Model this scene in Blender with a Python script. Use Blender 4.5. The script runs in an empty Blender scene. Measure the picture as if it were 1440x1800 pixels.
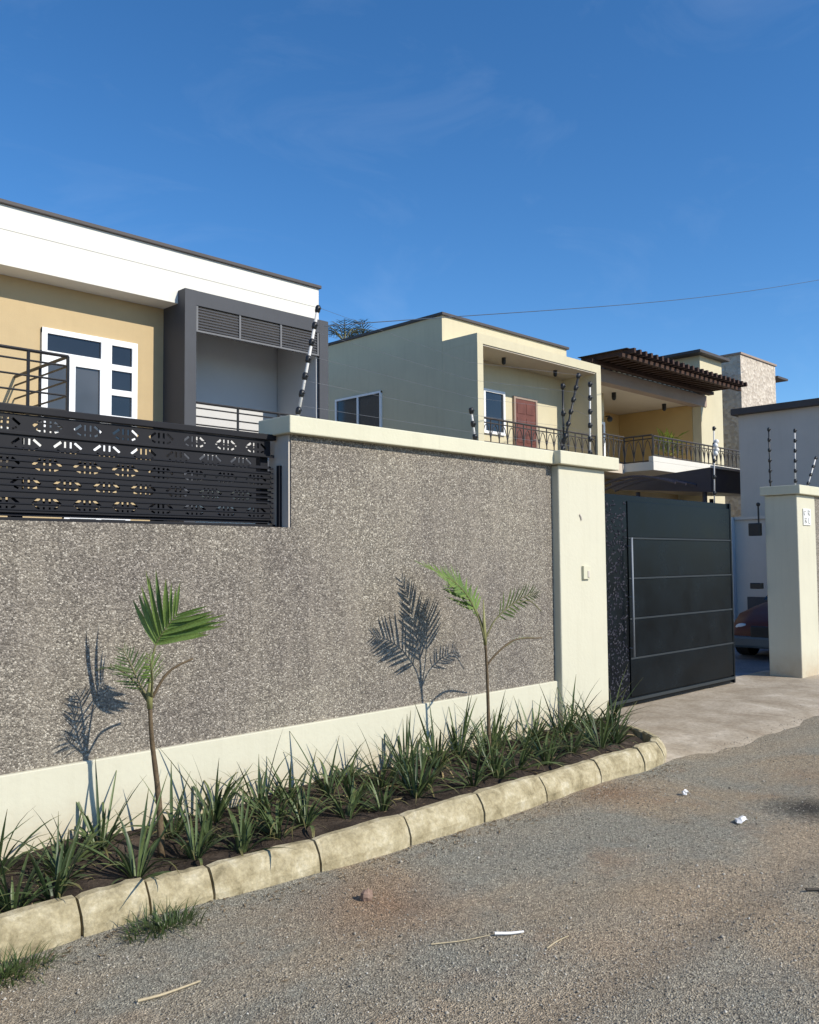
import bpy, math, random
import numpy as np
from mathutils import Vector, Matrix
random.seed(7)
RNG = np.random.default_rng(7)
scene = bpy.context.scene
COL = scene.collection

# ------------------------------------------------------------------ camera
cam_d = bpy.data.cameras.new('camera')
cam = bpy.data.objects.new('camera', cam_d)
COL.objects.link(cam)
scene.camera = cam
cam_d.sensor_fit = 'HORIZONTAL'
cam_d.sensor_width = 36.0
cam_d.lens = 36.0 * 1575.0 / 1440.0
cam_d.clip_start = 0.05
cam_d.clip_end = 3000.0
_d1 = Vector((1570.0, 73.0, 1575.0)).normalized()
_d2 = Vector((-1584.67, 100.0, 1575.0)).normalized()
_d3 = _d1.cross(_d2)
if _d3.y > 0:
    _d3 = -_d3
_right = Vector((_d1.x, _d2.x, _d3.x))
_up = -Vector((_d1.y, _d2.y, _d3.y))
_back = -Vector((_d1.z, _d2.z, _d3.z))
_m = Matrix((_right, _up, _back)).transposed().to_4x4()
_m.translation = Vector((0.0, 0.0, 1.6))
cam.matrix_world = _m

# ------------------------------------------------------------------ sky and sun
SUN = Vector((0.27, -1.0, 0.74)).normalized()
world = bpy.data.worlds.new('World')
scene.world = world
world.use_nodes = True
wn, wl = world.node_tree.nodes, world.node_tree.links
sky = wn.new('ShaderNodeTexSky')
sky.sky_type = 'NISHITA'
sky.sun_disc = False
sky.sun_elevation = math.asin(SUN.z)
sky.sun_rotation = math.atan2(SUN.x, SUN.y)
sky.altitude = 900.0
sky.air_density = 1.0
sky.dust_density = 0.25
sky.ozone_density = 5.0
bg = wn['Background']
bg.inputs[1].default_value = 0.15
# thin cirrus veils
tc = wn.new('ShaderNodeTexCoord')
mp = wn.new('ShaderNodeMapping')
mp.inputs['Rotation'].default_value = (0.2, 0.1, 0.6)
mp.inputs['Scale'].default_value = (1.6, 5.0, 9.0)
nz = wn.new('ShaderNodeTexNoise')
nz.inputs['Scale'].default_value = 1.3
nz.inputs['Detail'].default_value = 7.0
nz.inputs['Roughness'].default_value = 0.62
nz.inputs['Distortion'].default_value = 0.7
cr = wn.new('ShaderNodeValToRGB')
cr.color_ramp.elements[0].position = 0.54
cr.color_ramp.elements[0].color = (0, 0, 0, 1)
cr.color_ramp.elements[1].position = 0.9
cr.color_ramp.elements[1].color = (0.055, 0.055, 0.055, 1)
mx = wn.new('ShaderNodeMix')
mx.data_type = 'RGBA'
mx.inputs['B'].default_value = (7.0, 7.6, 8.4, 1)
wl.new(tc.outputs['Generated'], mp.inputs['Vector'])
wl.new(mp.outputs[0], nz.inputs['Vector'])
wl.new(nz.outputs['Fac'], cr.inputs[0])
wl.new(cr.outputs[0], mx.inputs['Factor'])
hs = wn.new('ShaderNodeHueSaturation')
hs.inputs['Saturation'].default_value = 1.19
hs.inputs['Value'].default_value = 1.06
wl.new(sky.outputs[0], hs.inputs['Color'])
wl.new(hs.outputs[0], mx.inputs['A'])
wl.new(mx.outputs['Result'], bg.inputs[0])

sun_d = bpy.data.lights.new('sun', 'SUN')
sun_d.energy = 5.0
sun_d.angle = math.radians(0.5)
sun_d.color = (1.0, 0.94, 0.82)
sun = bpy.data.objects.new('sun', sun_d)
COL.objects.link(sun)
sun.rotation_euler = (-SUN).to_track_quat('-Z', 'Y').to_euler()
sun.location = (5, -10, 12)

vs = scene.view_settings
vs.view_transform = 'Standard'
vs.look = 'None'
vs.exposure = 0.09
vs.gamma = 1.0
vs.use_curve_mapping = False


# ------------------------------------------------------------------ materials
def new_mat(name):
    m = bpy.data.materials.new(name)
    m.use_nodes = True
    nt = m.node_tree
    return m, nt.nodes, nt.links, nt.nodes['Principled BSDF']


def nd(n, t, **kw):
    x = n.new(t)
    for k, v in kw.items():
        if k in x.inputs.keys():
            x.inputs[k].default_value = v
        else:
            setattr(x, k, v)
    return x


def ramp(n, l, src, stops):
    r = n.new('ShaderNodeValToRGB')
    e = r.color_ramp.elements
    while len(e) < len(stops):
        e.new(0.5)
    for el, (p, c) in zip(e, stops):
        el.position = p
        el.color = (c[0], c[1], c[2], 1) if isinstance(c, (tuple, list)) else (c, c, c, 1)
    l.new(src, r.inputs[0])
    return r.outputs[0]


def mixc(n, l, fac, a, b, mode='MIX'):
    m = n.new('ShaderNodeMix')
    m.data_type = 'RGBA'
    m.blend_type = mode
    for sock, v in (('Factor', fac), ('A', a), ('B', b)):
        if hasattr(v, 'is_linked') or hasattr(v, 'node'):
            l.new(v, m.inputs[sock])
        elif sock == 'Factor':
            m.inputs[sock].default_value = v
        else:
            m.inputs[sock].default_value = (v[0], v[1], v[2], 1)
    return m.outputs['Result']


def wpos(n, l, scale=(1, 1, 1)):
    g = n.new('ShaderNodeNewGeometry')
    m = n.new('ShaderNodeMapping')
    m.inputs['Scale'].default_value = scale
    l.new(g.outputs['Position'], m.inputs['Vector'])
    return m.outputs[0]


def bump(n, l, bs, h, strength, dist):
    b = n.new('ShaderNodeBump')
    b.inputs['Strength'].default_value = strength
    b.inputs['Distance'].default_value = dist
    l.new(h, b.inputs['Height'])
    l.new(b.outputs[0], bs.inputs['Normal'])
    return b


def paint(name, col, rough=0.75, var=0.10, scale=1.5, bstr=0.25, bscale=60.0, streak=0.0, spec=0.3, dirt=None):
    """painted render / plaster: soft tone variation, optional run-down streaks and splashed dirt"""
    m, n, l, bs = new_mat(name)
    p = wpos(n, l)
    nz = nd(n, 'ShaderNodeTexNoise', Scale=scale, Detail=6.0, Roughness=0.65)
    l.new(p, nz.inputs['Vector'])
    c = ramp(n, l, nz.outputs['Fac'], [(0.3, [v * (1 - var) for v in col]), (0.7, [min(1, v * (1 + var * .5)) for v in col])])
    if streak:
        p2 = wpos(n, l, (7.0, 7.0, 0.55))
        s = nd(n, 'ShaderNodeTexNoise', Scale=1.6, Detail=5.0, Roughness=0.7)
        l.new(p2, s.inputs['Vector'])
        f = ramp(n, l, s.outputs['Fac'], [(0.5, 0.0), (0.75, streak)])
        c = mixc(n, l, f, c, [col[0] * .55, col[1] * .52, col[2] * .45])
    if dirt:
        z0, z1, amt, dcol = dirt
        g = n.new('ShaderNodeNewGeometry')
        sx = n.new('ShaderNodeSeparateXYZ')
        l.new(g.outputs['Position'], sx.inputs[0])
        mr = nd(n, 'ShaderNodeMapRange')
        mr.inputs['From Min'].default_value = z1
        mr.inputs['From Max'].default_value = z0
        l.new(sx.outputs['Z'], mr.inputs['Value'])
        d = nd(n, 'ShaderNodeTexNoise', Scale=6.0, Detail=8.0, Roughness=0.75)
        l.new(p, d.inputs['Vector'])
        mm = n.new('ShaderNodeMath')
        mm.operation = 'MULTIPLY'
        l.new(mr.outputs[0], mm.inputs[0])
        l.new(d.outputs['Fac'], mm.inputs[1])
        f = ramp(n, l, mm.outputs[0], [(0.12, 0.0), (0.6, amt)])
        c = mixc(n, l, f, c, dcol)
    l.new(c, bs.inputs['Base Color'])
    bs.inputs['Roughness'].default_value = rough
    bs.inputs['Specular IOR Level'].default_value = spec
    if bstr:
        b2 = nd(n, 'ShaderNodeTexNoise', Scale=bscale, Detail=4.0, Roughness=0.6)
        l.new(p, b2.inputs['Vector'])
        bump(n, l, bs, b2.outputs['Fac'], bstr, 0.01)
    return m


def metal_paint(name, col, rough=0.4, metallic=0.0, var=0.15, spec=0.5):
    m, n, l, bs = new_mat(name)
    p = wpos(n, l)
    nz = nd(n, 'ShaderNodeTexNoise', Scale=3.0, Detail=5.0, Roughness=0.6)
    l.new(p, nz.inputs['Vector'])
    l.new(ramp(n, l, nz.outputs['Fac'], [(0.3, [v * (1 - var) for v in col]), (0.7, [v * (1 + var) for v in col])]), bs.inputs['Base Color'])
    l.new(ramp(n, l, nz.outputs['Fac'], [(0.3, rough * .85), (0.75, min(1, rough * 1.25))]), bs.inputs['Roughness'])
    bs.inputs['Metallic'].default_value = metallic
    bs.inputs['Specular IOR Level'].default_value = spec
    return m


M = {}
CREAM = (0.575, 0.545, 0.425)
M['cream'] = paint('cream_paint', CREAM, var=0.04, streak=0.13, bstr=0.2, bscale=30, dirt=(0.08, 0.50, 0.75, (0.42, 0.32, 0.21)))
M['coping'] = paint('coping_paint', (0.60, 0.57, 0.43), var=0.06, streak=0.14, bstr=0.2, bscale=40)
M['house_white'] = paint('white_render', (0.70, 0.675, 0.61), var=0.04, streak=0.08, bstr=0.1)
M['house_tan'] = paint('tan_render', (0.48, 0.36, 0.20), var=0.07, streak=0.06, bstr=0.15)
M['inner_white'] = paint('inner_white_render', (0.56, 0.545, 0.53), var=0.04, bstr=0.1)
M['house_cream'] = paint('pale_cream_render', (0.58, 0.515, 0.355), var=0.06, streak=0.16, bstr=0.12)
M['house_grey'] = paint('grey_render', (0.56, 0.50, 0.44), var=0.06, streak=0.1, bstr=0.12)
M['frame_grey'] = paint('slate_grey_paint', (0.060, 0.062, 0.070), var=0.10, streak=0.1, bstr=0.12, rough=0.6)
M['roof_dark'] = paint('dark_roof_edge', (0.075, 0.065, 0.062), var=0.15, bstr=0.1, rough=0.6)
M['soffit'] = paint('soffit_paint', (0.58, 0.50, 0.40), var=0.05, bstr=0.05)
M['brown_beam'] = paint('brown_beam_paint', (0.33, 0.25, 0.20), var=0.12, bstr=0.1)
M['fence_metal'] = metal_paint('fence_charcoal_coat', (0.012, 0.012, 0.015), rough=0.6, spec=0.2)
M['slat_metal'] = metal_paint('slat_charcoal_coat', (0.014, 0.015, 0.020), rough=0.6, spec=0.12)
M['rail_metal'] = metal_paint('railing_black_coat', (0.012, 0.011, 0.012), rough=0.5)
M['iron'] = metal_paint('wrought_iron', (0.05, 0.042, 0.036), rough=0.55)
M['gate'] = metal_paint('gate_blue_grey_coat', (0.0045, 0.0070, 0.0095), rough=0.24, var=0.35, spec=0.09)
M['gate_trim'] = metal_paint('gate_trim_steel', (0.017, 0.021, 0.023), rough=0.5, metallic=0.0)
M['gate_cut'] = metal_paint('gate_leafwork', (0.022, 0.022, 0.034), rough=0.6, spec=0.2)
M['steel'] = metal_paint('brushed_steel', (0.55, 0.56, 0.58), rough=0.3, metallic=0.9, var=0.06)
M['handle_steel'] = metal_paint('dull_handle_steel', (0.20, 0.22, 0.25), rough=0.55, metallic=0.2, spec=0.3)
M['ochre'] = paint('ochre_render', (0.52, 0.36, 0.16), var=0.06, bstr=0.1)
M['cable'] = metal_paint('cable_sheath', (0.05, 0.07, 0.10), rough=0.6)
M['louvre_grey'] = metal_paint('louvre_rail_grey', (0.16, 0.16, 0.165), rough=0.6, spec=0.2)
M['upvc'] = paint('white_window_frame', (0.80, 0.80, 0.80), var=0.02, bstr=0, rough=0.4)
M['black_plastic'] = metal_paint('black_plastic', (0.010, 0.010, 0.011), rough=0.45)
M['post_white'] = paint('white_post_paint', (0.62, 0.60, 0.57), var=0.12, bstr=0.05, rough=0.6)
M['white_plastic'] = paint('white_plastic', (0.74, 0.73, 0.70), var=0.03, bstr=0, rough=0.4)
M['canopy'] = metal_paint('canopy_sheet', (0.035, 0.030, 0.042), rough=0.5)
M['wood_dark'] = paint('dark_stained_timber', (0.060, 0.030, 0.020), var=0.3, scale=5, bstr=0.2)
M['door_wood'] = paint('red_brown_timber', (0.15, 0.055, 0.042), var=0.25, scale=4, bstr=0.1, rough=0.5)
M['car_red'] = metal_paint('maroon_car_paint', (0.10, 0.024, 0.015), rough=0.45, spec=0.3)
M['tyre'] = metal_paint('tyre_rubber', (0.015, 0.015, 0.015), rough=0.8)
M['grille'] = metal_paint('grille_plastic', (0.006, 0.006, 0.007), rough=0.5)
M['bumper_blue'] = metal_paint('blue_grey_bumper', (0.10, 0.12, 0.13), rough=0.4)
M['paper'] = paint('white_paper', (0.78, 0.76, 0.74), var=0.08, bstr=0.1)
M['stick'] = paint('dry_stick', (0.45, 0.37, 0.24), var=0.3, scale=20, bstr=0.3)
M['stick_dark'] = paint('dark_stick', (0.06, 0.05, 0.04), var=0.3, scale=20, bstr=0.3)
M['rock'] = paint('brown_rock', (0.30, 0.20, 0.15), var=0.35, scale=14, bstr=0.6)
M['wire'] = metal_paint('fence_wire_steel', (0.30, 0.30, 0.32), rough=0.4, metallic=0.8)


def mat_glass(name, tint):
    m, n, l, bs = new_mat(name)
    p = wpos(n, l)
    nz = nd(n, 'ShaderNodeTexNoise', Scale=1.2, Detail=2.0)
    l.new(p, nz.inputs['Vector'])
    l.new(ramp(n, l, nz.outputs['Fac'], [(0.35, [v * .7 for v in tint]), (0.65, tint)]), bs.inputs['Base Color'])
    bs.inputs['Roughness'].default_value = 0.08
    bs.inputs['Specular IOR Level'].default_value = 0.6
    bump(n, l, bs, nz.outputs['Fac'], 0.05, 0.05)
    return m


M['glass'] = mat_glass('tinted_window_glass', (0.018, 0.022, 0.028))
M['glass_grey'] = mat_glass('grey_window_glass', (0.075, 0.078, 0.082))


def mat_pebble():
    m, n, l, bs = new_mat('pebble_dash')
    p = wpos(n, l)
    warp = nd(n, 'ShaderNodeTexNoise', Scale=55.0, Detail=2.0)
    l.new(p, warp.inputs['Vector'])
    v1 = n.new('ShaderNodeVectorMath')
    v1.operation = 'MULTIPLY_ADD'
    v1.inputs[1].default_value = (0.016, 0.016, 0.016)
    l.new(warp.outputs['Color'], v1.inputs[0])
    l.new(p, v1.inputs[2])
    vo = nd(n, 'ShaderNodeTexVoronoi', Scale=112.0, Randomness=1.0)
    l.new(v1.outputs[0], vo.inputs['Vector'])
    sep = n.new('ShaderNodeSeparateColor')
    l.new(vo.outputs['Color'], sep.inputs[0])
    c = ramp(n, l, sep.outputs[0], [(0.0, (0.090, 0.078, 0.066)), (0.28, (0.165, 0.146, 0.124)), (0.60, (0.255, 0.228, 0.193)),
                                    (0.86, (0.375, 0.34, 0.29)), (1.0, (0.56, 0.52, 0.455))])
    # mortar between the pebbles
    gap = ramp(n, l, vo.outputs['Distance'], [(0.45, 0.0), (0.8, 0.75)])
    c = mixc(n, l, gap, c, (0.145, 0.127, 0.107))
    # broad tone changes and vertical weathering
    big = nd(n, 'ShaderNodeTexNoise', Scale=1.1, Detail=4.0, Roughness=0.6)
    l.new(p, big.inputs['Vector'])
    c = mixc(n, l, 1.0, c, ramp(n, l, big.outputs['Fac'], [(0.3, (0.80, 0.77, 0.77)), (0.7, (1.16, 1.14, 1.06))]), 'MULTIPLY')
    p2 = wpos(n, l, (5.0, 5.0, 0.35))
    st = nd(n, 'ShaderNodeTexNoise', Scale=1.5, Detail=5.0, Roughness=0.7)
    l.new(p2, st.inputs['Vector'])
    c = mixc(n, l, ramp(n, l, st.outputs['Fac'], [(0.48, 0.0), (0.72, 0.36)]), c, (0.36, 0.31, 0.25))
    l.new(c, bs.inputs['Base Color'])
    bs.inputs['Roughness'].default_value = 0.85
    inv = n.new('ShaderNodeMath')
    inv.operation = 'SUBTRACT'
    inv.inputs[0].default_value = 1.0
    l.new(vo.outputs['Distance'], inv.inputs[1])
    bump(n, l, bs, inv.outputs[0], 0.8, 0.009)
    return m


M['pebble'] = mat_pebble()


def mat_stone_clad():
    m, n, l, bs = new_mat('stone_cladding')
    p = wpos(n, l, (1, 1, 1))
    vo = nd(n, 'ShaderNodeTexVoronoi', Scale=9.0, Randomness=0.9)
    l.new(p, vo.inputs['Vector'])
    sep = n.new('ShaderNodeSeparateColor')
    l.new(vo.outputs['Color'], sep.inputs[0])
    c = ramp(n, l, sep.outputs[0], [(0.0, (0.40, 0.335, 0.27)), (0.5, (0.50, 0.43, 0.35)), (1.0, (0.60, 0.53, 0.44))])
    l.new(c, bs.inputs['Base Color'])
    bs.inputs['Roughness'].default_value = 0.85
    bump(n, l, bs, vo.outputs['Distance'], 0.6, 0.05)
    return m


M['stone_clad'] = mat_stone_clad()


def mat_road():
    m, n, l, bs = new_mat('gravel_road')
    p = wpos(n, l)
    big = nd(n, 'ShaderNodeTexNoise', Scale=0.75, Detail=5.0, Roughness=0.62, Distortion=0.6)
    l.new(p, big.inputs['Vector'])
    patch = ramp(n, l, big.outputs['Fac'], [(0.36, (0.40, 0.315, 0.22)), (0.46, (0.365, 0.31, 0.235)), (0.56, (0.335, 0.308, 0.25)), (0.7, (0.305, 0.295, 0.25))])
    # reddish earth
    red = nd(n, 'ShaderNodeTexNoise', Scale=1.7, Detail=5.0, Roughness=0.6)
    mpv = wpos(n, l, (1.0, 1.4, 1.0))
    l.new(mpv, red.inputs['Vector'])
    c = mixc(n, l, ramp(n, l, red.outputs['Fac'], [(0.56, 0.0), (0.76, 0.55)]), patch, (0.36, 0.225, 0.14))
    # wheel tracks along the street: tan dusty bands
    p3 = wpos(n, l, (0.25, 1.5, 1.0))
    tr = nd(n, 'ShaderNodeTexNoise', Scale=1.3, Detail=4.0, Roughness=0.55)
    l.new(p3, tr.inputs['Vector'])
    c = mixc(n, l, ramp(n, l, tr.outputs['Fac'], [(0.52, 0.0), (0.68, 0.55)]), c, (0.46, 0.36, 0.25))
    # tan dusty wheel track running along the street
    gy = n.new('ShaderNodeNewGeometry')
    sy = n.new('ShaderNodeSeparateXYZ')
    l.new(gy.outputs['Position'], sy.inputs[0])
    for yc, wid, amt in ((2.06, 0.30, 0.75), (0.95, 0.34, 0.6)):
        wob = n.new('ShaderNodeMath')
        wob.operation = 'MULTIPLY_ADD'
        l.new(big.outputs['Fac'], wob.inputs[0])
        wob.inputs[1].default_value = 0.9
        l.new(sy.outputs['Y'], wob.inputs[2])
        db = n.new('ShaderNodeMath')
        db.operation = 'SUBTRACT'
        l.new(wob.outputs[0], db.inputs[0])
        db.inputs[1].default_value = yc + 0.45
        ab = n.new('ShaderNodeMath')
        ab.operation = 'ABSOLUTE'
        l.new(db.outputs[0], ab.inputs[0])
        c = mixc(n, l, ramp(n, l, ab.outputs[0], [(0.05, amt), (wid, 0.0)]), c, (0.43, 0.335, 0.235))
    # red earth washed out beside the kerb
    for cx_, cy_, rr_ in ((5.45, 3.46, 0.42), (2.95, 3.15, 0.55)):
        de = n.new('ShaderNodeVectorMath')
        de.operation = 'DISTANCE'
        l.new(gy.outputs['Position'], de.inputs[0])
        de.inputs[1].default_value = (cx_, cy_, 0.0)
        da = n.new('ShaderNodeMath')
        da.operation = 'MULTIPLY_ADD'
        l.new(red.outputs['Fac'], da.inputs[0])
        da.inputs[1].default_value = 0.6
        l.new(de.outputs['Value'], da.inputs[2])
        c = mixc(n, l, ramp(n, l, da.outputs[0], [(0.28, 0.7), (0.28 + rr_, 0.0)]), c, (0.30, 0.175, 0.105))
    # pale dust from the driveway lying on the road in front of the gate
    ny = n.new('ShaderNodeMath')
    ny.operation = 'MULTIPLY_ADD'
    l.new(red.outputs['Fac'], ny.inputs[0])
    ny.inputs[1].default_value = 0.9
    l.new(sy.outputs['Y'], ny.inputs[2])
    fx = nd(n, 'ShaderNodeMapRange')
    fx.inputs['From Min'].default_value = 6.3
    fx.inputs['From Max'].default_value = 7.2
    l.new(sy.outputs['X'], fx.inputs['Value'])
    fy = nd(n, 'ShaderNodeMapRange')
    fy.inputs['From Min'].default_value = 3.35
    fy.inputs['From Max'].default_value = 4.05
    l.new(ny.outputs[0], fy.inputs['Value'])
    fm = n.new('ShaderNodeMath')
    fm.operation = 'MULTIPLY'
    l.new(fx.outputs[0], fm.inputs[0])
    l.new(fy.outputs[0], fm.inputs[1])
    c = mixc(n, l, fm.outputs[0], c, (0.40, 0.335, 0.25))
    # grit
    vo = nd(n, 'ShaderNodeTexVoronoi', Scale=150.0)
    l.new(p, vo.inputs['Vector'])
    sep = n.new('ShaderNodeSeparateColor')
    l.new(vo.outputs['Color'], sep.inputs[0])
    c = mixc(n, l, 1.0, c, ramp(n, l, sep.outputs[0], [(0.0, (0.55, 0.54, 0.52)), (0.5, (1.0, 1.0, 1.0)), (0.86, (1.2, 1.2, 1.18)), (1.0, (1.8, 1.8, 1.75))]), 'MULTIPLY')
    fine = nd(n, 'ShaderNodeTexNoise', Scale=38.0, Detail=8.0, Roughness=0.75)
    l.new(p, fine.inputs['Vector'])
    c = mixc(n, l, 1.0, c, ramp(n, l, fine.outputs['Fac'], [(0.3, (0.62, 0.62, 0.62)), (0.7, (1.32, 1.32, 1.3))]), 'MULTIPLY')
    # oily dark spot
    g = n.new('ShaderNodeNewGeometry')
    dd = n.new('ShaderNodeVectorMath')
    dd.operation = 'DISTANCE'
    l.new(g.outputs['Position'], dd.inputs[0])
    dd.inputs[1].default_value = (5.95, 2.30, 0.0)
    sp = n.new('ShaderNodeMath')
    sp.operation = 'MULTIPLY_ADD'
    l.new(fine.outputs['Fac'], sp.inputs[0])
    sp.inputs[1].default_value = 0.5
    l.new(dd.outputs['Value'], sp.inputs[2])
    c = mixc(n, l, ramp(n, l, sp.outputs[0], [(0.32, 0.85), (0.62, 0.0)]), c, (0.03, 0.028, 0.026))
    l.new(c, bs.inputs['Base Color'])
    bs.inputs['Roughness'].default_value = 0.95
    bs.inputs['Specular IOR Level'].default_value = 0.15
    ad = n.new('ShaderNodeMath')
    ad.operation = 'MULTIPLY_ADD'
    l.new(fine.outputs['Fac'], ad.inputs[0])
    ad.inputs[1].default_value = 1.6
    l.new(vo.outputs['Distance'], ad.inputs[2])
    bump(n, l, bs, ad.outputs[0], 0.9, 0.012)
    return m


M['road'] = mat_road()


def mat_mottle(name, stops, scale=2.0, bscale=60.0, bstr=0.5, rough=0.9, fine=(0.75, 1.2), bdist=0.012):
    m, n, l, bs = new_mat(name)
    p = wpos(n, l)
    nz = nd(n, 'ShaderNodeTexNoise', Scale=scale, Detail=7.0, Roughness=0.65, Distortion=0.4)
    l.new(p, nz.inputs['Vector'])
    c = ramp(n, l, nz.outputs['Fac'], stops)
    f = nd(n, 'ShaderNodeTexNoise', Scale=bscale, Detail=7.0, Roughness=0.7)
    l.new(p, f.inputs['Vector'])
    c = mixc(n, l, 1.0, c, ramp(n, l, f.outputs['Fac'], [(0.3, fine[0]), (0.7, fine[1])]), 'MULTIPLY')
    l.new(c, bs.inputs['Base Color'])
    bs.inputs['Roughness'].default_value = rough
    bs.inputs['Specular IOR Level'].default_value = 0.2
    bump(n, l, bs, f.outputs['Fac'], bstr, bdist)
    return m


M['apron'] = mat_mottle('dusty_concrete', [(0.3, (0.26, 0.205, 0.145)), (0.47, (0.36, 0.30, 0.225)), (0.58, (0.42, 0.355, 0.275)), (0.74, (0.58, 0.51, 0.41))], scale=1.9, bscale=26, bstr=0.4)
M['yard'] = mat_mottle('yard_paving', [(0.3, (0.15, 0.16, 0.18)), (0.7, (0.24, 0.25, 0.27))], scale=1.5, bscale=30, bstr=0.2)
M['soil'] = mat_mottle('dark_garden_soil', [(0.3, (0.035, 0.026, 0.02)), (0.55, (0.075, 0.055, 0.042)), (0.75, (0.16, 0.12, 0.09))], scale=6, bscale=50, bstr=1.0, bdist=0.03)
M['terrain'] = mat_mottle('dry_earth', [(0.3, (0.20, 0.15, 0.10)), (0.7, (0.30, 0.24, 0.17))], scale=0.3, bscale=8)
M['kerb'] = mat_mottle('weathered_kerb_concrete', [(0.28, (0.17, 0.14, 0.08)), (0.42, (0.33, 0.275, 0.165)), (0.55, (0.44, 0.375, 0.24)), (0.72, (0.57, 0.51, 0.37))], scale=8, bscale=55, bstr=0.5, fine=(0.72, 1.15))


def mat_gravel():
    m, n, l, bs = new_mat('loose_gravel')
    a = n.new('ShaderNodeAttribute')
    a.attribute_name = 'tone'
    c = ramp(n, l, a.outputs['Fac'], [(0.0, (0.13, 0.115, 0.095)), (0.3, (0.27, 0.24, 0.195)), (0.7, (0.375, 0.335, 0.275)), (0.94, (0.46, 0.42, 0.355)), (1.0, (0.56, 0.53, 0.47))])
    l.new(c, bs.inputs['Base Color'])
    bs.inputs['Roughness'].default_value = 0.9
    bs.inputs['Specular IOR Level'].default_value = 0.2
    return m


M['gravel'] = mat_gravel()


def mat_leaf(name, a, b, tip=None, trans=0.25, rough=0.42):
    """leaf: tone differs from leaf to leaf, paler midrib, some light passes through"""
    m, n, l, bs = new_mat(name)
    oi = n.new('ShaderNodeObjectInfo')
    c = ramp(n, l, oi.outputs['Random'], [(0.0, a), (1.0, b)])
    tc = n.new('ShaderNodeTexCoord')
    sx = n.new('ShaderNodeSeparateXYZ')
    l.new(tc.outputs['Generated'], sx.inputs[0])
    if tip:
        c = mixc(n, l, ramp(n, l, sx.outputs['X'], [(0.82, 0.0), (1.0, 0.7)]), c, tip)
    nz = nd(n, 'ShaderNodeTexNoise', Scale=30.0, Detail=3.0)
    l.new(tc.outputs['Object'], nz.inputs['Vector'])
    c = mixc(n, l, 1.0, c, ramp(n, l, nz.outputs['Fac'], [(0.3, 0.75), (0.7, 1.25)]), 'MULTIPLY')
    l.new(c, bs.inputs['Base Color'])
    bs.inputs['Roughness'].default_value = rough
    bs.inputs['Specular IOR Level'].default_value = 0.35
    tr = n.new('ShaderNodeBsdfTranslucent')
    l.new(c, tr.inputs['Color'])
    ms = n.new('ShaderNodeMixShader')
    ms.inputs[0].default_value = trans
    l.new(bs.outputs[0], ms.inputs[1])
    l.new(tr.outputs[0], ms.inputs[2])
    l.new(ms.outputs[0], n['Material Output'].inputs['Surface'])
    return m


M['strap'] = mat_leaf('strap_leaf', (0.036, 0.060, 0.024), (0.12, 0.16, 0.058), tip=(0.20, 0.15, 0.06), trans=0.15)
M['strap_dry'] = mat_leaf('dry_strap_leaf', (0.30, 0.22, 0.10), (0.40, 0.32, 0.17), trans=0.2, rough=0.7)
M['palm_bright'] = mat_leaf('palm_leaflet', (0.085, 0.150, 0.030), (0.21, 0.30, 0.075), tip=(0.16, 0.14, 0.05), trans=0.3)
M['palm_dull'] = mat_leaf('palm_leaflet_dull', (0.050, 0.085, 0.030), (0.13, 0.17, 0.06), tip=(0.14, 0.10, 0.05), trans=0.2)
M['palm_far'] = mat_leaf('far_palm_leaflet', (0.02, 0.035, 0.02), (0.045, 0.06, 0.03), trans=0.1)
M['balcony_leaf'] = mat_leaf('potted_leaf', (0.16, 0.21, 0.03), (0.30, 0.33, 0.06), trans=0.3)
M['grass'] = mat_leaf('grass_blade', (0.045, 0.075, 0.022), (0.10, 0.14, 0.045), trans=0.2)
M['trunk'] = paint('palm_stem', (0.125, 0.088, 0.05), var=0.4, scale=25, bstr=0.4, bscale=90)
M['crownshaft'] = paint('palm_crownshaft', (0.26, 0.25, 0.10), var=0.25, scale=20, bstr=0.1, rough=0.5)
M['stalk'] = paint('palm_stalk', (0.17, 0.16, 0.075), var=0.3, scale=25, bstr=0.1)


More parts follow.
